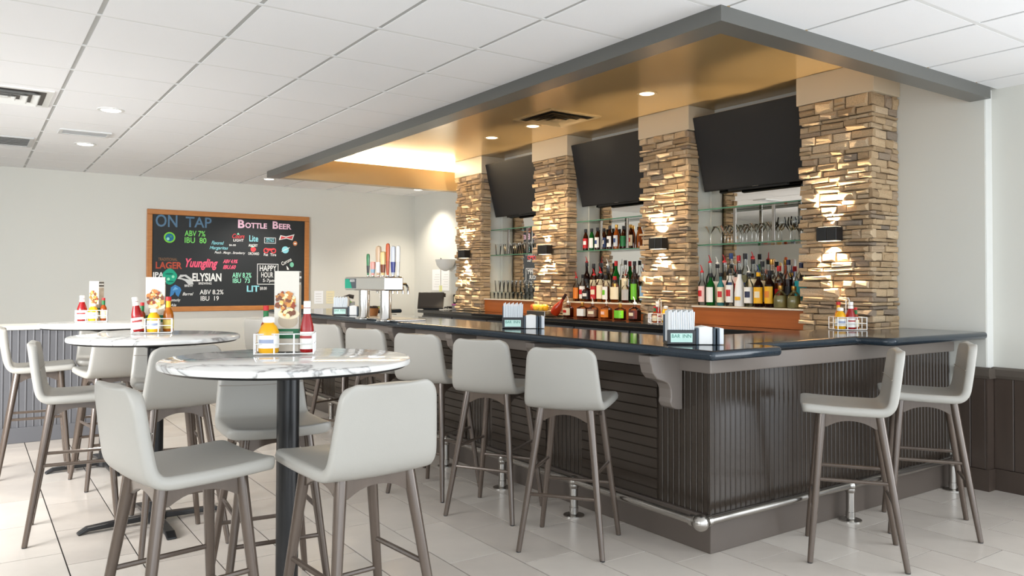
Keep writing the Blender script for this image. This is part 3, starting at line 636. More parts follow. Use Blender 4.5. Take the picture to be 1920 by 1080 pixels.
row([('brown beer bottle with red label', 'beer', BRN, None, RED, WHT, BLK, None, 1.), ('green beer bottle with white label', 'beer', GGL, None, WHT, None, BLK, None, 1.), ('brown beer bottle with white label', 'beer', BRN, None, WHT, BLU, BLK, None, 1.02), ('brown beer bottle with blue label', 'beer', BRN, None, BLU, WHT, BLK, None, .97), ('brown beer bottle with black and white label', 'beer', BRN, None, WHT, BLK, BLK, None, 1.05), ('clear beer bottle with silver label', 'beer', AMG, None, flat(196, 200, 206), BLU, GOLD, None, 1.08), ('brown beer bottle with green label', 'beer', BRN, None, GRN, None, BLK, None, 1.), ('brown beer bottle with cream label', 'beer', BRN, None, CRM, RED, GOLD, None, 1.03), ('plain amber cider bottle', 'beer', AMG, None, None, None, GOLD, None, 1.06), ('brown beer bottle with pale blue label', 'beer', BRN, None, flat(170, 180, 214), RED, BLK, None, 1.08)],
    5.41, [6.42, 6.31, 6.22, 6.12, 6.03, 5.925, 5.83, 5.72, 5.60, 5.44], 1.7055, 'on the middle niche shelf', 'beer bottles on the glass shelf', 'beer_bottle')

# ------------------------------------------------------------------ drinking glasses (copies share meshes)
def glassware(name, cat, prof, seg=14):
    return MB().lathe(prof, seg, close=False).mesh(name, True)
pint = glassware('pint_glass', 'glass', [(.001, .004), (.026, .004), (.027, 0), (.03, .01), (.041, .14)])
shot = glassware('tumbler', 'glass', [(.001, .004), (.026, .004), (.027, 0), (.029, .008), (.034, .078)])
marg = glassware('martini_glass', 'glass', [(.001, .003), (.034, .001), (.034, .003), (.006, .008), (.004, .02), (.004, .085), (.012, .1), (.054, .158)])
wine = glassware('wine_glass', 'glass', [(.001, .003), (.033, .001), (.033, .003), (.006, .008), (.004, .02), (.004, .085), (.015, .095), (.036, .13), (.037, .155), (.03, .195)])
def glasses(name, me, pts, label, group):
    for i, (x, y, z) in enumerate(pts): tag(link(name, me, M_clear, None, (x, y, z)), '%s, %s from left' % (label, ORD[i]), 'glass', group)
glasses('pint_glass', pint, [(5.40+.05*(i % 2), 8.08-.105*i, 1.7055) for i in range(10)], 'clear pint glass on the left niche glass shelf', 'pint glasses on the left glass shelf')
glasses('tumbler', shot, [(5.31, 8.07-.082*i, 1.168) for i in range(12)], 'clear tumbler in the front bottom tier, left niche', 'bottom tier of glasses in the left niche')
glasses('tumbler', shot, [(5.395, 8.03-.082*i, 1.168) for i in range(12)], 'clear tumbler in the rear bottom tier, left niche', 'rear bottom row of glasses in the left niche')
o = MB().box(5.28, 5.43, 7.08, 8.10, 1.247, 1.250).build('glass_tray', M_shelf); tag(o, 'thin clear tray between the two tiers of glasses in the left niche', 'tray')
glasses('pint_glass', pint, [(5.33, 7.98-.086*i, 1.251) for i in range(11)], 'clear pint glass in the upper tier, left niche', 'upper tier of glasses in the left niche')
glasses('martini_glass', marg, [(5.40+.05*(i % 2), 4.70-.082*i, 1.7055) for i in range(9)], 'clear martini glass on the right niche glass shelf', 'martini glasses on the right glass shelf')
glasses('wine_glass', wine, [(5.40+.05*(i % 2), 3.955-.062*i, 1.7055) for i in range(5)], 'clear wine glass on the right niche glass shelf', 'wine glasses on the right glass shelf')

# ------------------------------------------------------------------ condiment caddies
def ketchup(sc=1.):
    t = thing('ketchup_bottle', 'x', 'bottle'); R = flat(150, 14, 18, .25)
    MB().lathe([(.028, 0), (.031, .006), (.031, .08), (.03, .092), (.0165, .135), (.0145, .15), (.0145, .16)], 18).build('body', R, t, True)
    label_patch(MB(), .0314, .012, .074, PI*.9, PI*1.95, 0, 14).build('label', WHT, t, True)
    label_patch(MB(), .0320, .05, .06, PI*1.1, PI*1.75, 0, 10).build('label_band', flat(170, 60, 60), t, True)
    MB().lathe([(.0175, .138), (.0165, .158), (.0152, .158)], 14).build('neck_wrap', WHT, t, True)
    MB().lathe([(.0165, .1605), (.0165, .182), (.015, .184)], 16).build('cap', WHT, t, True); return t
def mustard():
    t = thing('mustard_bottle', 'x', 'bottle'); Y = flat(228, 168, 12, .35)
    MB().lathe([(.031, 0), (.034, .005), (.035, .06), (.034, .085), (.026, .108), (.017, .118), (.017, .122)], 18).build('body', Y, t, True)
    label_patch(MB(), .0356, .02, .072, PI*.95, PI*1.95, 0, 14).build('label', WHT, t, True); label_patch(MB(), .0362, .04, .055, PI*1.2, PI*1.7, 0, 10).build('label_print', flat(150, 160, 186), t, True)
    MB().lathe([(.0205, .1225), (.0205, .142), (.012, .146)], 16).build('cap', WHT, t, True); return t
def hotsauce(yellow=False):
    t = thing('hot_sauce_bottle', 'x', 'bottle'); b = flat(150, 66, 20, .2) if not yellow else flat(176, 96, 18, .2)
    MB().lathe([(.019, 0), (.021, .004), (.021, .07), (.018, .085), (.009, .1), (.0085, .12)] if not yellow else [(.024, 0), (.026, .004), (.026, .085), (.022, .105), (.011, .125), (.0105, .14)], 16).build('body', b, t, True)
    r = .021 if not yellow else .026
    label_patch(MB(), r+.0004, .015, .062, PI*.9, PI*2., 0, 12).build('label', CRM if not yellow else flat(236, 214, 120), t, True)
    z = .1 if not yellow else .126
    MB().lathe([(.0102, z), (.0102, z+.028)] if not yellow else [(.0122, z), (.0115, z+.034)], 12).build('neck_foil', GRN if not yellow else YEL, t, True)
    MB().lathe([(.0105, z+.0285), (.0105, z+.044)] if not yellow else [(.0145, z+.0345), (.0135, z+.056)], 12).build('cap', RED, t, True); return t
def caddy(x, y, z, rz, w, d, label, handle=False):
    t = thing('condiment_caddy', label, 'caddy', (x, y, z), rz); r = .0029; h = .086
    def loop(zz): return [(-w, -d, zz), (w, -d, zz), (w, d, zz), (-w, d, zz), (-w, -d, zz)]
    for zz, n in ((.004, 'base_ring'), (.045, 'middle_ring'), (h, 'top_ring')):
        q = MB(); P = loop(zz)
        for a, b in zip(P, P[1:]): q.tube([a, b], r, 6)
        q.build(n, M_wire, t, True)
    for i in range(4):
        for s in (-1, 1): MB().tube([(-w+2*w*i/3, s*d, .002), (-w+2*w*i/3, s*d, h)], r*1.15, 6).build('upright', M_wire, t, True)
    for s in (-1, 1): MB().tube([(s*w, 0, .002), (s*w, 0, h)], r*1.15, 6).build('upright', M_wire, t, True)
    for i in range(7): MB().tube([(-w+2*w*i/6, -d, .004), (-w+2*w*i/6, d, .004)], r*.7, 5).build('floor_wire', M_wire, t, True)
    if handle: MB().tube([(.012, 0, .004), (.012, 0, .2), (.006, 0, .215), (-.006, 0, .215), (-.012, 0, .2), (-.012, 0, .004)], .0035, 8).build('handle', M_wire, t, True)
    return t
def menu(x, y, z, rz, label, hh=.24, w=.034):
    """three sided standing menu card with printed picture and green foot"""
    t = thing('table_menu', label, 'menu', (x, y, z), rz)
    MB().box(-w, w, -w*.46, w*.46, 0, hh).build('card', flat(212, 206, 194), t)
    MB().box(-w+.0005, w-.0005, -w*.46-.0011, -w*.46-.0003, .055, .097).build('green_band', flat(22, 104, 66), t)
    MB().box(w+.0003, w+.0011, -w*.45, w*.45, .055, .097).build('green_band', flat(20, 110, 84), t)
    for i in range(2): MB().box(-w*.8, w*.55, -w*.46-.0018, -w*.46-.0012, .072+.009*i, .0755+.009*i).build('print_line', WHT, t)
    MB().box(w+.0003, w+.0010, -w*.45, w*.45, hh*.86, hh*.985).build('title_strip', flat(96, 90, 82), t); MB().box(w+.0011, w+.0016, -w*.4, w*.4, hh*.91, hh*.935).build('print_line', WHT, t)
    MB().box(w+.0003, w+.0010, -w*.45, w*.45, .1, hh*.83).build('side_picture', mat('menu_side', lin(136, 118, 96), .5, vary=(40, .6, lin(206, 192, 170))), t)
    # food picture: plates, glass of cream, toppings
    kz = hh/.24; kx = w/.034
    def disc(cx, cz, rx, rz_, m, nm, k):
        cx *= kx; cz *= kz; rx *= kx*1.15; rz_ *= kz*1.15
        P = [(cx+rx*math.cos(2*PI*i/18), cz+rz_*math.sin(2*PI*i/18)) for i in range(18)]; yy = -w*.46-.0004-.0004*k; MB().prism(P, yy-.0004, yy, 'y').build(nm, m, t)
    disc(.004, .092, .024, .02, flat(186, 172, 150), 'glass_print', 1); disc(.006, .112, .026, .014, flat(236, 222, 190), 'plate_print', 2)
    rs = random.Random(int(x*1000)); pal = [(190, 120, 60), (150, 62, 34), (236, 196, 110), (246, 226, 170), (214, 150, 70), (120, 70, 46)]; qs = [MB() for _ in pal]
    for i in range(80):
        a_ = rs.uniform(0, 2*PI); q_ = math.sqrt(rs.random()); cx = (.0005+.027*q_*math.cos(a_)-.005*math.sin(a_)*q_)*kx; cz = (.142+.037*q_*math.sin(a_))*kz; e = rs.uniform(.003, .0085)*kx; k_ = rs.randrange(6)
        P = [(cx+e*rs.uniform(.7, 1.3)*math.cos(2*PI*j/7), cz+e*rs.uniform(.7, 1.3)*math.sin(2*PI*j/7)) for j in range(7)]; yy = -w*.46-.0016-.00007*i; qs[k_].prism(P, yy-.0002, yy, 'y')
    for q_, c in zip(qs, pal): tag(q_.build('food_print', flat(*c), t), kind='stuff')
    return t
def at(o, x, y, z, rz, lab, group='table condiments', tilt=None):
    o.location = (x, y, z); o.rotation_euler = (tilt[0], tilt[1], rz) if tilt else (0, 0, rz); tag(o, lab, group=group)
ZT1 = 1.0565
RZ = -.61
def cad_xy(cx, cy, u, v, rz=RZ): a, b = rot2(u, v, rz); return cx+a, cy+b
# near table
def sc(o, a, b): o.scale = (a, a, b); return o
c1 = (1.115, 3.30); rz = -.42; caddy(*c1, ZT1, rz, .12, .062, 'white wire condiment caddy on the near marble table')
at(sc(mustard(), 1.22, 1.04), *cad_xy(*c1, -.066, -.026, rz), ZT1+.0065, rz, 'yellow mustard bottle in the near table caddy')
at(sc(ketchup(), .92, 1.18), *cad_xy(*c1, .09, -.02, rz), ZT1+.0065, rz, 'red ketchup bottle with white cap in the near table caddy')
at(sc(hotsauce(), 1.1, 1.36), *cad_xy(*c1, -.086, .042, rz), ZT1+.0065, rz, 'red capped green necked hot sauce bottle behind the near table menu')
menu(*cad_xy(*c1, .004, .045, rz), ZT1+.0065, -.52, 'tall food menu card standing in the near table caddy', .345, .052)
# middle table
c2 = (.905, 5.06); rz = -.25; caddy(*c2, ZT1, rz, .108, .06, 'white wire condiment caddy on the middle marble table')
at(sc(ketchup(), 1.05, 1.1), *cad_xy(*c2, -.07, -.015, rz), ZT1+.012, rz, 'tilted red ketchup bottle in the middle table caddy', tilt=(0, -.13))
at(sc(hotsauce(), 1.05, 1.2), *cad_xy(*c2, -.06, .046, rz), ZT1+.0065, rz, 'small green necked hot sauce bottle behind the tilted ketchup')
at(sc(mustard(), 1.05, .95), *cad_xy(*c2, .008, -.026, rz), ZT1+.0065, rz, 'mustard bottle below the menu card on the middle table')
at(sc(hotsauce(True), 1.15, 1.14), *cad_xy(*c2, .085, .02, rz), ZT1+.0065, rz, 'amber hot sauce bottle with red cap on the middle table')
menu(*cad_xy(*c2, .012, .046, rz), ZT1+.0065, -.27, 'tall food menu card standing in the middle table caddy', .325, .053)
# far table
c3 = (.775, 6.72); rz = -.2; caddy(*c3, ZT1, rz, .105, .06, 'white wire condiment caddy on the farthest marble table')
at(sc(ketchup(), 1.1, 1.04), *cad_xy(*c3, -.065, -.012, rz), ZT1+.0065, rz, 'red ketchup bottle in the farthest table caddy')
at(sc(mustard(), 1., .9), *cad_xy(*c3, .01, -.024, rz), ZT1+.0065, rz, 'mustard bottle below the menu card on the farthest table')
at(sc(hotsauce(), 1.15, 1.2), *cad_xy(*c3, .078, -.005, rz), ZT1+.0065, rz, 'green necked hot sauce bottle in the farthest table caddy')
menu(*cad_xy(*c3, .025, .062, rz), ZT1+.0065, -1.0, 'tall food menu card standing in the farthest table caddy', .3, .05)
# bar right end
c4 = (4.93, 3.085); zb = 1.0485; caddy(*c4, zb, -.55, .1, .066, 'chrome wire condiment caddy on the bar by the nearest pillar', True)
at(mustard(), *cad_xy(*c4, -.06, -.018, -.55), zb+.0065, -.55, 'yellow mustard bottle in the caddy by the nearest pillar', 'bar condiments')
at(ketchup(), *cad_xy(*c4, .018-.01, -.026, -.55), zb+.0065, -.55, 'red ketchup bottle in the caddy by the nearest pillar', 'bar condiments')
at(hotsauce(), *cad_xy(*c4, .05, -.012, -.55), zb+.0065, -.55, 'green necked hot sauce bottle in the caddy by the nearest pillar', 'bar condiments')
at(hotsauce(True), *cad_xy(*c4, -.045, .04, -.55), zb+.0065, -.55, 'amber hot sauce bottle behind the mustard by the nearest pillar', 'bar condiments')
# back counter by the second pillar
c5 = (5.05, 4.97); zb = 1.0065; caddy(*c5, zb, -.6, .09, .062, 'wire condiment caddy on the back counter by the second pillar', True)
at(ketchup(), *cad_xy(*c5, -.015, .026, -.6), zb+.0065, -.6, 'red ketchup bottle in the caddy by the second pillar', 'bar condiments')
at(mustard(), *cad_xy(*c5, .05, -.018, -.6), zb+.0065, -.6, 'yellow mustard bottle in the caddy by the second pillar', 'bar condiments')
at(hotsauce(), *cad_xy(*c5, -.05, -.03, -.6), zb+.0065, -.6, 'hot sauce bottle in the caddy by the second pillar', 'bar condiments')

# ------------------------------------------------------------------ lettering
def text(s, x, z, w, h, m, parent, plane, name='lettering', shear=0., ang=0., off=0.):
    cu = bpy.data.curves.new('t', 'FONT'); cu.body = s; cu.shear = shear; cu.offset = off; cu.resolution_u = 3; o = bpy.data.objects.new('t', cu); C.objects.link(o)
    dg = bpy.context.evaluated_depsgraph_get(); me = bpy.data.meshes.new_from_object(o.evaluated_get(dg)); bpy.data.objects.remove(o)
    X = [v.co.x for v in me.vertices]; Yv = [v.co.y for v in me.vertices]; x0, x1, y0, y1 = min(X), max(X), min(Yv), max(Yv)
    for v in me.vertices:
        a = (v.co.x-x0)/(x1-x0)*w; b = (v.co.y-y0)/(y1-y0)*h; a, b = rot2(a, b, ang); v.co = plane(x+a, z+b)
    me.name = name; return link(name, me, m, parent)
CB = (2.84, 10.532, 1.625)
cb_ = thing('chalkboard', 'large black chalkboard of beers in an oak frame on the far wall', 'chalkboard', CB)
MB().box(-1.0, 1.0, -.004, .014, -.6, .6).build('slate', M_board, cb_)
for n, a in (('frame_rail', (-1.035, 1.035, -.022, .014, .577, .64)), ('frame_rail', (-1.035, 1.035, -.022, .014, -.64, -.577)), ('frame_stile', (-1.035, -.972, -.022, .014, -.576, .576)), ('frame_stile', (.972, 1.035, -.022, .014, -.576, .576))):
    MB().box(*a).build(n, M_oak, cb_, bevel=.006)
CH = {'slate': (92, 124, 150), 'lime': (130, 222, 110), 'pink': (238, 196, 214), 'red': (206, 70, 74), 'white': (226, 226, 222), 'aqua': (140, 206, 214), 'tan': (140, 104, 74), 'rust': (176, 78, 58), 'rose': (232, 92, 120), 'mint': (150, 226, 190)}
CH = {k: mat('chalk_'+k, lin(*v), .9) for k, v in CH.items()}
pl = lambda x, z: (x-CB[0], -.0056, z-CB[2])
for s, xa, xb, zb, hh, c in [("ON",1.905,2.159,2.047,0.156,"slate"),("TAP",2.258,2.574,2.057,0.133,"slate"),("ABV 7%",2.247,2.498,1.942,0.073,"lime"),("IBU  80",2.248,2.512,1.856,0.073,"lime"),("B",2.909,2.995,2.073,0.110,"pink"),("OTTLE",3.003,3.291,2.077,0.073,"pink"),("B",3.368,3.445,2.082,0.101,"pink"),("EER",3.453,3.625,2.081,0.074,"pink"),("Coors",2.837,2.997,1.935,0.061,"red"),("LIGHT",2.851,2.984,1.894,0.034,"white"),("Lite",3.059,3.175,1.900,0.083,"aqua"),("MICH",3.285,3.385,1.93,0.024,"aqua"),("ULTRA",3.279,3.391,1.900,0.026,"aqua"),("Flavored",2.576,2.732,1.845,0.047,"aqua"),("Margaritas",2.551,2.785,1.771,0.054,"aqua"),("$6.00",2.798,2.884,1.830,0.027,"white"),("Peach . Mango . Strawberry",2.616,3.006,1.720,0.041,"white"),("ANGRY",3.048,3.169,1.831,0.036,"white"),("ORCHARD",3.044,3.190,1.721,0.036,"white"),("Fat  Tire",3.253,3.418,1.712,0.038,"white"),("TRADITIONAL",1.939,2.164,1.625,0.036,"tan"),("LAGER",1.911,2.220,1.523,0.088,"rust"),("Yuungling",2.263,2.657,1.513,0.146,"rose"),("ABV 4.9%",2.721,2.913,1.605,0.050,"rose"),("IBU.60",2.722,2.887,1.530,0.054,"rose"),("IPA",1.882,2.008,1.416,0.065,"white"),("ELYSIAN",2.346,2.704,1.367,0.107,"white"),("BREWING",2.422,2.581,1.327,0.029,"white"),("ABV 8.2%",2.842,3.090,1.416,0.068,"mint"),("IBU  73",2.849,3.070,1.348,0.059,"mint"),("HAPPY",3.199,3.425,1.509,0.077,"white"),("HOUR",3.220,3.381,1.422,0.072,"white"),("5-7pm",3.242,3.402,1.349,0.056,"white"),("LIT",3.031,3.195,1.231,0.083,"aqua"),("$8.00",3.204,3.295,1.251,0.046,"white"),("Barrel",2.229,2.360,1.188,0.039,"white"),("ABV 8.2%",2.436,2.732,1.200,0.060,"white"),("IBU  19",2.449,2.674,1.119,0.060,"white"),("Kentucky",2.065,2.206,1.104,0.046,"white"),("Ale",2.084,2.157,1.052,0.033,"white"),("BREW",2.253,2.353,1.297,0.029,"white")]:
    sl = c in ('slate', 'rose') or s in ('Coors', 'Flavored', 'Margaritas', 'Barrel', 'Kentucky', 'Ale', 'Peach . Mango . Strawberry')
    text(s, xa, zb, xb-xa, hh, CH[c], cb_, pl, 'chalk_lettering', .35 if sl and c != 'slate' else 0., off=.03 if c in ('pink', 'rose') or s in ('ELYSIAN', 'LAGER', 'IPA', 'LIT') else .012)
text('Corona', 3.506, 1.585, .15, .05, CH['white'], cb_, pl, 'chalk_lettering', .2, .5, .012)
def chalk(name, pts, c, y=0.):
    MB().prism([(a-CB[0], b-CB[2]) for a, b in pts], -.0056-y-.0006, -.0056-y, 'y').build(name, c, cb_)
def ell(cx, cz, rx, rz, n=20, wob=0., a0=0, a1=2*PI): return [(cx+rx*(1+wob*math.sin(5*a+1))*math.cos(a), cz+rz*(1+wob*math.cos(4*a))*math.sin(a)) for a in [a0+(a1-a0)*i/n for i in range(n)]]
K = lambda r, g, b: mat('chalk_%d_%d_%d' % (r, g, b), lin(r, g, b), .9)
chalk('chalk_drawing', ell(2.069, 1.918, .068, .068), K(130, 210, 70)); chalk('chalk_drawing', ell(2.069, 1.918, .05, .05), K(40, 110, 150), .0008); chalk('chalk_drawing', ell(2.05, 1.9, .018, .02), K(150, 220, 200), .0016); chalk('chalk_drawing', ell(2.085, 1.93, .016, .014), K(70, 150, 110), .0016)
chalk('chalk_drawing', [(3.454, 1.932), (3.475, 2.0), (3.55, 1.985), (3.669, 2.018), (3.64, 1.935), (3.56, 1.955)], CH['white']); chalk('chalk_drawing', [(3.475, 1.944), (3.487, 1.986), (3.55, 1.972), (3.65, 2.0), (3.632, 1.948), (3.56, 1.966)], CH['red'], .0008)
chalk('chalk_drawing', ell(3.68, 1.893, .03, .032), K(200, 130, 84)); chalk('chalk_drawing', ell(3.68, 1.89, .018, .01), CH['white'], .0008)
chalk('chalk_drawing', ell(3.544, 1.801, .048, .048), CH['aqua']); chalk('chalk_drawing', [(3.485, 1.77), (3.495, 1.782), (3.604, 1.84), (3.6, 1.826)], CH['white'], .0008)
chalk('chalk_drawing', ell(3.111, 1.796, .036, .034, wob=.06), CH['red']); chalk('chalk_drawing', ell(3.1, 1.832, .02, .009), CH['mint'], .0008)
for cx in (3.282, 3.382): chalk('chalk_drawing', ell(cx, 1.785, .036, .036), CH['red']); chalk('chalk_drawing', ell(cx, 1.785, .022, .022), M_board, .0008)
chalk('chalk_drawing', [(3.28, 1.79), (3.3, 1.815), (3.38, 1.815), (3.39, 1.8), (3.34, 1.785)], CH['red'], .0012)
chalk('chalk_drawing', [(2.895, 1.985), (2.93, 1.985), (2.912, 2.012)], CH['mint'])
chalk('chalk_drawing', ell(2.075, 1.427, .085, .098, 22, .05), K(36, 160, 128)); chalk('chalk_drawing', ell(2.06, 1.395, .017, .018), CH['mint'], .0008); chalk('chalk_drawing', ell(2.115, 1.425, .017, .018), CH['mint'], .0008)
chalk('chalk_drawing', ell(2.07, 1.46, .05, .012), K(20, 110, 92), .0008); chalk('chalk_drawing', ell(2.09, 1.365, .035, .008), K(20, 110, 92), .0008)
chalk('chalk_drawing', [(2.165, 1.40), (2.2, 1.45), (2.27, 1.452), (2.34, 1.40), (2.36, 1.33), (2.30, 1.325), (2.26, 1.37), (2.22, 1.39)], K(196, 198, 196)); chalk('chalk_drawing', [(2.2, 1.415), (2.25, 1.432), (2.31, 1.39), (2.25, 1.40)], M_board, .0008)
chalk('chalk_drawing', [(2.08, 1.17), (2.09, 1.29), (2.14, 1.325), (2.2, 1.29), (2.215, 1.255), (2.18, 1.17), (2.15, 1.2), (2.14, 1.24), (2.12, 1.2)], K(62, 124, 178)); chalk('chalk_drawing', [(2.11, 1.25), (2.14, 1.3), (2.18, 1.27)], K(110, 170, 210), .0008)
chalk('chalk_drawing', ell(3.636, 1.60, .028, .034), K(120, 190, 160)); chalk('chalk_drawing', [(3.56, 1.585), (3.585, 1.56), (3.6, 1.53), (3.57, 1.53)], CH['white'])
for a, b, c, d in ((3.165, 3.45, 1.598, 1.606), (3.165, 3.45, 1.328, 1.336), (3.165, 3.173, 1.336, 1.598), (3.442, 3.45, 1.336, 1.598), (3.257, 3.412, 1.955, 1.961), (3.257, 3.412, 1.882, 1.888), (3.257, 3.263, 1.888, 1.955), (3.406, 3.412, 1.888, 1.955)):
    chalk('chalk_line', [(a, c), (b, c), (b, d), (a, d)], CH['white'])

# ------------------------------------------------------------------ napkin caddies on the bar
def napkins(x, y, z, rz, label, s=1.):
    t = thing('napkin_caddy', label, 'napkin holder', (x, y, z), rz)
    B = flat(44, 58, 70, .4); K = flat(22, 22, 24, .35)
    MB().box(-.075, .07, -.055, -.047, 0, .075).build('front_plate', K, t, bevel=.003); MB().box(-.075, .07, .055, .062, 0, .15).build('back_plate', B, t, bevel=.002)
    MB().box(-.075, .07, -.047, .055, 0, .012).build('tray', K, t)
    for xx in (.078, .165, .185): MB().prism([(-.055, 0), (.06, 0), (.06, .085), (.02, .078), (-.055, .085)], xx-.006, xx+.006, 'x').build('divider', B, t, bevel=.002)
    MB().box(.07, .19, .056, .064, 0, .085).build('back_plate', B, t)
    MB().box(-.058, .053, -.0565, -.0553, .012, .058).build('sign_plate', flat(190, 224, 214), t)
    text('BAR', -.052, .035, .042, .018, flat(30, 120, 104), t, lambda a, b: (a, -.0571, b)); text('INN', .004, .035, .042, .018, flat(30, 120, 104), t, lambda a, b: (a, -.0571, b))
    for i in range(15): MB().prism([(-.066+i*.0088, .014), (-.060+i*.0088, .014), (-.0595+i*.0091, .172+.006*math.sin(i*2.1)), (-.0665+i*.0091, .168+.006*math.sin(i*2.1))], -.044, .052, 'y').build('tall_napkin', flat(226, 232, 236, .8), t)
    MB().prism([(.086, .001), (.158, .001), (.158, .088), (.122, .094), (.086, .088)], -.05, .052, 'y').build('small_napkins', flat(230, 230, 228, .8), t, bevel=.004)
    MB().prism([(.192, .001), (.215, .001), (.215, .082), (.192, .086)], -.045, .05, 'y').build('small_napkins', flat(226, 230, 236, .8), t, bevel=.003)
    return t
napkins(3.02, 2.83, 1.0485, -.61, 'black napkin caddy full of white napkins near the bar corner')
napkins(3.10, 4.45, 1.0485, -.61, 'black napkin caddy full of napkins halfway along the bar, left of the whiskey bottles')
napkins(2.94, 7.1, 1.0485, -.61, 'black napkin caddy at the far left end of the bar beside the beer tap')
# ------------------------------------------------------------------ beer tap tower
tt = thing('beer_tower', 'chrome twin column beer tap tower on the bar top', 'beer tap', (2.80, 6.05, 1.0475))
for y in (.21, -.21): MB().lathe([(.075, 0), (.075, .008), (.05, .014), (.047, .02), (.047, .245)], 28, (0, y)).build('column', M_chrome, tt, True)
MB().box(-.085, .085, -.36, .44, .2455, .36).build('manifold', M_chrome, tt, bevel=.012)
MB().box(-.0885, -.0855, .2, .42, .262, .345).build('badge_panel', flat(64, 72, 80, .3), tt)
MB().prism([(.27, .262), (.42, .262), (.42, .34), (.34, .345), (.30, .31)], -.0895, -.0886, 'x').build('badge_print', flat(24, 150, 120), tt)
text('BEER', 0, .318, .1, .02, WHT, tt, lambda a, b: (-.0896, .31-a, b))
HN = [('green and black tap handle', .27, (40, 120, 70), (28, 32, 34), .19, .015), ('pale pink tap handle', .17, (226, 160, 150), (150, 180, 200), .12, .024), ('tall copper and white tap handle', .06, (200, 170, 140), (226, 222, 220), .25, .026), ('cream round tap handle', -.03, (226, 200, 140), (120, 60, 30), .2, .026), ('tall orange tap handle', -.12, (196, 84, 34), (176, 70, 26), .265, .018), ('silver and blue tap handle', -.22, (196, 200, 208), (50, 60, 130), .24, .024), ('tall white tap handle', -.31, (232, 230, 224), (210, 206, 198), .24, .018)]
for n, y, c1_, c2_, h, r in HN:
    r *= 1.45
    f = MB().tube([(.08, y, .30), (.13, y, .30), (.15, y, .27), (.152, y, .22)], .011, 8).build('faucet', M_chrome, tt, True)
    MB().lathe([(.008, .355), (.012, .36), (.012, .372)], 10, (.06, y)).build('ferrule', M_chrome, tt, True)
    hd = MB().lathe([(r*.5, .373), (r*.62, .39), (r*.9, .373+h*.55), (r, .373+h*.85), (r*.85, .373+h*.97), (r*.4, .373+h)], 14, (.06, y), 0, True, .6, 1.).build('tap_handle', flat(*c1_, .35), tt, True); hd['label'] = n
    hd2 = MB().lathe([(r*.66, .395), (r*.86, .373+h*.45)], 14, (.06, y), 0, True, .64, 1.06).build('handle_band', flat(*c2_, .35), hd, True)
MB().box(.02, .3, -.34, .42, -.0, .012).build('drip_tray', M_steel, tt, bevel=.003)
# ------------------------------------------------------------------ odds and ends at the far end
def simple(name, label, cat, loc, rz=0): return thing(name, label, cat, loc, rz)
b = simple('cup_stack', 'short brown basket with dark coffee stirrers beside the beer tap', 'basket', (3.13, 6.83, 1.0485))
MB().lathe([(.055, 0), (.07, .07), (.067, .07), (.052, .004)], 18, close=False).build('basket_wall', flat(150, 96, 50), b, True); MB().lathe([(.052, .002), (.052, .006)], 18).build('basket_floor', flat(120, 76, 40), b)
for i in range(12):
    a = i*.6; MB().lathe([(.018, 0), (.02, .012), (.012, .024)], 8, (.045*math.cos(a)*(1 if i % 2 else .5), .045*math.sin(a)*(1 if i % 2 else .5))).build('coffee_pod', flat(48, 32, 24), b, loc=(0, 0, .055+.012*(i % 2)))
p = simple('desk_phone', 'grey desk phone with a dark handset on the far bar counter', 'telephone', (3.62, 8.62, 1.0485), -.3)
MB().prism([(-.1, 0), (.1, 0), (.1, .09), (-.1, .02)], -.09, .09, 'y').build('base', flat(150, 150, 146), p, bevel=.005)
MB().box(-.09, .09, -.07, -.01, 0, 0).build('x', M_blk, p) if False else None
MB().tube([(-.09, .05, .075), (-.06, .055, .11), (.05, .055, .15), (.1, .05, .14)], .024, 8).build('handset', flat(52, 46, 42), p, True); MB().box(-.05, .06, -.07, .0, .078, .096).build('green_screen', flat(120, 160, 80), p)
b = simple('note_pad', 'flat yellow green note pad lying beside the phone', 'notepad', (3.95, 8.7, 1.0485), .2)
MB().box(-.12, .12, -.06, .06, 0, .02).build('pages', flat(200, 206, 120), b, bevel=.002); MB().box(-.12, .12, -.061, .061, .0205, .026).build('cover', flat(90, 110, 50), b)
r = simple('cash_terminal', 'black tilted touch screen terminal at the end of the back counter', 'terminal', (4.99, 9.06, 1.0065), -.62)
MB().box(-.1, .1, -.02, .16, 0, .018).build('foot', M_blk, r, bevel=.005); MB().prism([(.02, .018), (.1, .018), (.085, .13), (.05, .13)], -.04, .04, 'x').build('stand', flat(120, 118, 116), r)
sc = MB().box(-.17, .17, -.014, .014, -.01, .235).build('screen_housing', M_blk, r, bevel=.005, loc=(0, -.03, .022)); sc.rotation_euler = (math.radians(-32), 0, 0)
MB().box(-.155, .155, -.0165, -.0145, .006, .22).build('screen', M_tv, sc); MB().box(.17, .19, -.01, .02, .18, .22).build('card_reader', M_blk, sc)
k = simple('keyboard_tray', 'low black cash drawer lying beside the touch screen', 'cash drawer', (5.12, 8.74+.12, 1.0065)) if False else None
d = simple('receipt_printer', 'black receipt printer stacked on a grey box against the far pillar', 'printer', (5.36, 8.90, 1.0065))
MB().box(-.1, .1, -.07, .07, 0, .055).build('lower_tray', flat(150, 146, 142), d, bevel=.004); MB().box(-.105, .1, -.075, .07, .0555, .075).build('pink_binder', flat(196, 96, 160), d, bevel=.003)
MB().box(-.09, .1, -.07, .06, .076, .2).build('printer_body', M_blk, d, bevel=.006); MB().box(-.095, .1, -.07, .06, .2005, .215).build('paper_tray', flat(210, 204, 190), d); MB().prism([(-.06, .215), (.08, .215), (.08, .28), (-.02, .29)], -.06, .05, 'y').build('upper_unit', flat(60, 54, 50), d, bevel=.004)
MB().box(-.1, -.091, -.03, .02, .1, .17).build('paper_slip', flat(226, 214, 180), d)
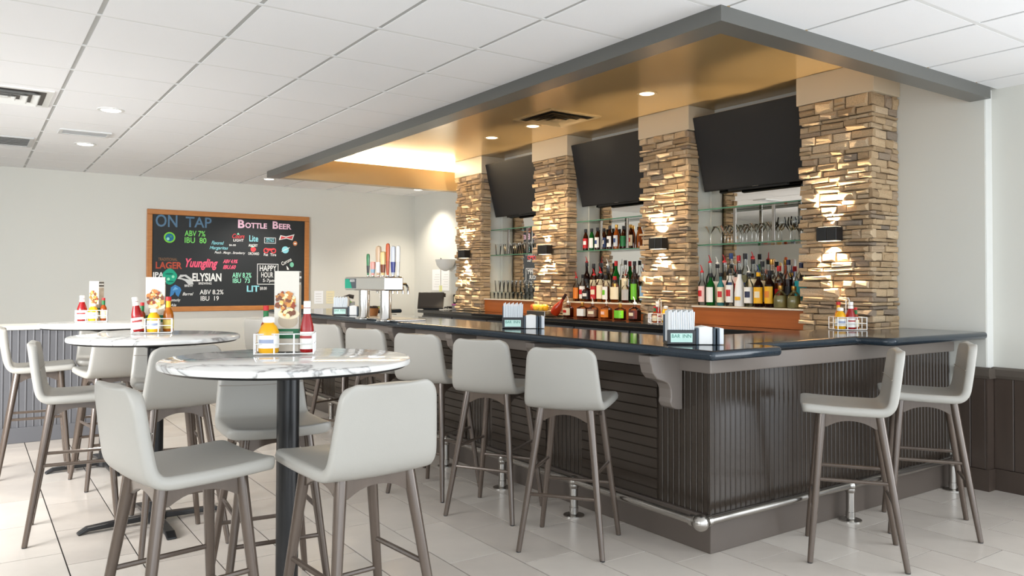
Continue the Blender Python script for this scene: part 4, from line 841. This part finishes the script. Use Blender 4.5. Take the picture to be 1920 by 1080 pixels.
q = simple('cable_tangle', 'tangle of black cables on the back counter behind the touch screen', 'cables', (5.3, 9.08, 1.0065))
for i in range(5): MB().tube([(.1*math.cos(a+i)*(.6+.1*i), .09*math.sin(a*1.3+i), .012+.02*abs(math.sin(a*1.7+i))) for a in [j*.5 for j in range(12)]], .007, 6).build('cable', M_blk, q, True)
for n, y0, y1 in (('left', 9.74, 9.99), ('right', 9.5, 9.73)):
    t = simple('notice_sheet', 'white paper notice taped to the far right wall, the %s sheet of two' % n, 'notice', (X1-.002, (y0+y1)/2, 1.25))
    h = (y1-y0)/2; MB().box(-.0015, 0, -h, h, 0, .3).build('sheet', M_paper, t)
    for i in range(6): MB().box(-.0022, -.0016, -h*.7, h*.6-(i % 3)*.02, .05+i*.035, .056+i*.035).build('print_line', flat(205, 204, 202), t)
o = MB().box(X1-.0055, X1-.004, 9.70, 9.78, 1.235, 1.32).build('sticky_note', flat(226, 226, 150)); tag(o, 'pale yellow sticky note at the bottom of the left notice', 'note')
t = simple('bottle_opener', 'dark bottle opener hanging on a white cord over the notices', 'opener', (X1-.012, 9.735, 1.60)); 
MB().tube([(0, 0, .0), (0, .004, .03), (0, -.012, .07), (0, -.02, .1), (0, -.008, .11), (0, .004, .08), (0, .0, .03)], .006, 6).build('hook', flat(70, 60, 52), t, True); MB().tube([(0, 0, 0), (.003, .004, -.16), (.004, .002, -.34)], .004, 6).build('cord', flat(226, 222, 214), t, True)
t = simple('bowl_wall_light', 'white half bowl uplight on the far right wall beside the pillar', 'wall light', (X1-.002, 9.38, 1.52))
MB().prism([(.17*math.cos(a), .155*math.sin(a)) for a in [PI+PI*i/16 for i in range(17)]], -.01, 0, 'x').build('back_plate', M_white, t, loc=(0, 0, .16))
P = [(r_, z_) for r_, z_ in ((.02, 0), (.09, .03), (.14, .08), (.165, .16))]; MB().lathe([(a, b) for a, b in P], 20, ex=.8).build('bowl', M_white, t, True, loc=(-.135, 0, 0))
# fruit and a leaning red bottle by the middle napkin caddy
t = simple('speed_pourer_bottle', 'red bottle leaning over beside the middle napkin caddy', 'bottle', (4.99, 6.42, 1.045), 0); t.rotation_euler = (math.radians(38), math.radians(8), 0)
MB().lathe([(.03, 0), (.045, .004), (.05, .03), (.046, .09), (.03, .13), (.016, .16), (.013, .22), (.014, .235)], 18).build('body', flat(170, 50, 18, .2), t, True); MB().lathe([(.0165, .2), (.0155, .255)], 12).build('cap', flat(50, 20, 16), t, True)
t = simple('garnish_caddy', 'steel garnish caddy with lemons and limes behind the middle napkin caddy', 'caddy', (5.02, 6.68, 1.0065))
MB().box(-.08, .08, -.16, .16, 0, .06).build('tray', M_steel, t, bevel=.006)
for i, (a, b_, c) in enumerate([(-.02, -.1, (240, 180, 30)), (.02, -.02, (236, 150, 40)), (-.03, .06, (240, 196, 60)), (.02, .1, (110, 160, 50)), (-.02, .12, (226, 96, 40)), (-.04, -.04, (244, 200, 60))]):
    me = bpy.data.meshes.new('fruit'); bb = bmesh.new(); bmesh.ops.create_uvsphere(bb, u_segments=12, v_segments=8, radius=.034); bb.to_mesh(me); bb.free(); me.shade_smooth(); o = link('fruit', me, flat(*c, .4), None, (5.02+a, 6.68+b_, 1.0065+.0945)); tag(o, ['yellow lemon at the right end of the garnish caddy', 'orange in the right middle of the garnish caddy', 'pale yellow lemon left of the middle in the garnish caddy', 'green lime at the left of the garnish caddy', 'red orange fruit at the far left of the garnish caddy', 'deep yellow lemon in the middle of the garnish caddy'][i], 'fruit', 'fruit in the garnish caddy')

for n, px, w_, c_ in (('white', 4.03, .13, (236, 238, 240)), ('pale yellow', 4.2, .12, (226, 216, 180))):
    t = thing('wall_notice', n+' paper notice on the far wall behind the beer tower', 'notice', (px, YB-.001, 1.0)); MB().box(-w_/2, w_/2, -.0015, 0, .06, .24).build('sheet', flat(*c_), t)
    for i in range(4): MB().box(-w_*.36, w_*.3, -.0022, -.0016, .09+i*.035, .096+i*.035).build('print_line', flat(190, 190, 188), t)

0 and print('STONES', [len([c for c in o.children if c.name.startswith('stone')]) for o in bpy.data.objects if o.name.startswith('stone_pillar')])
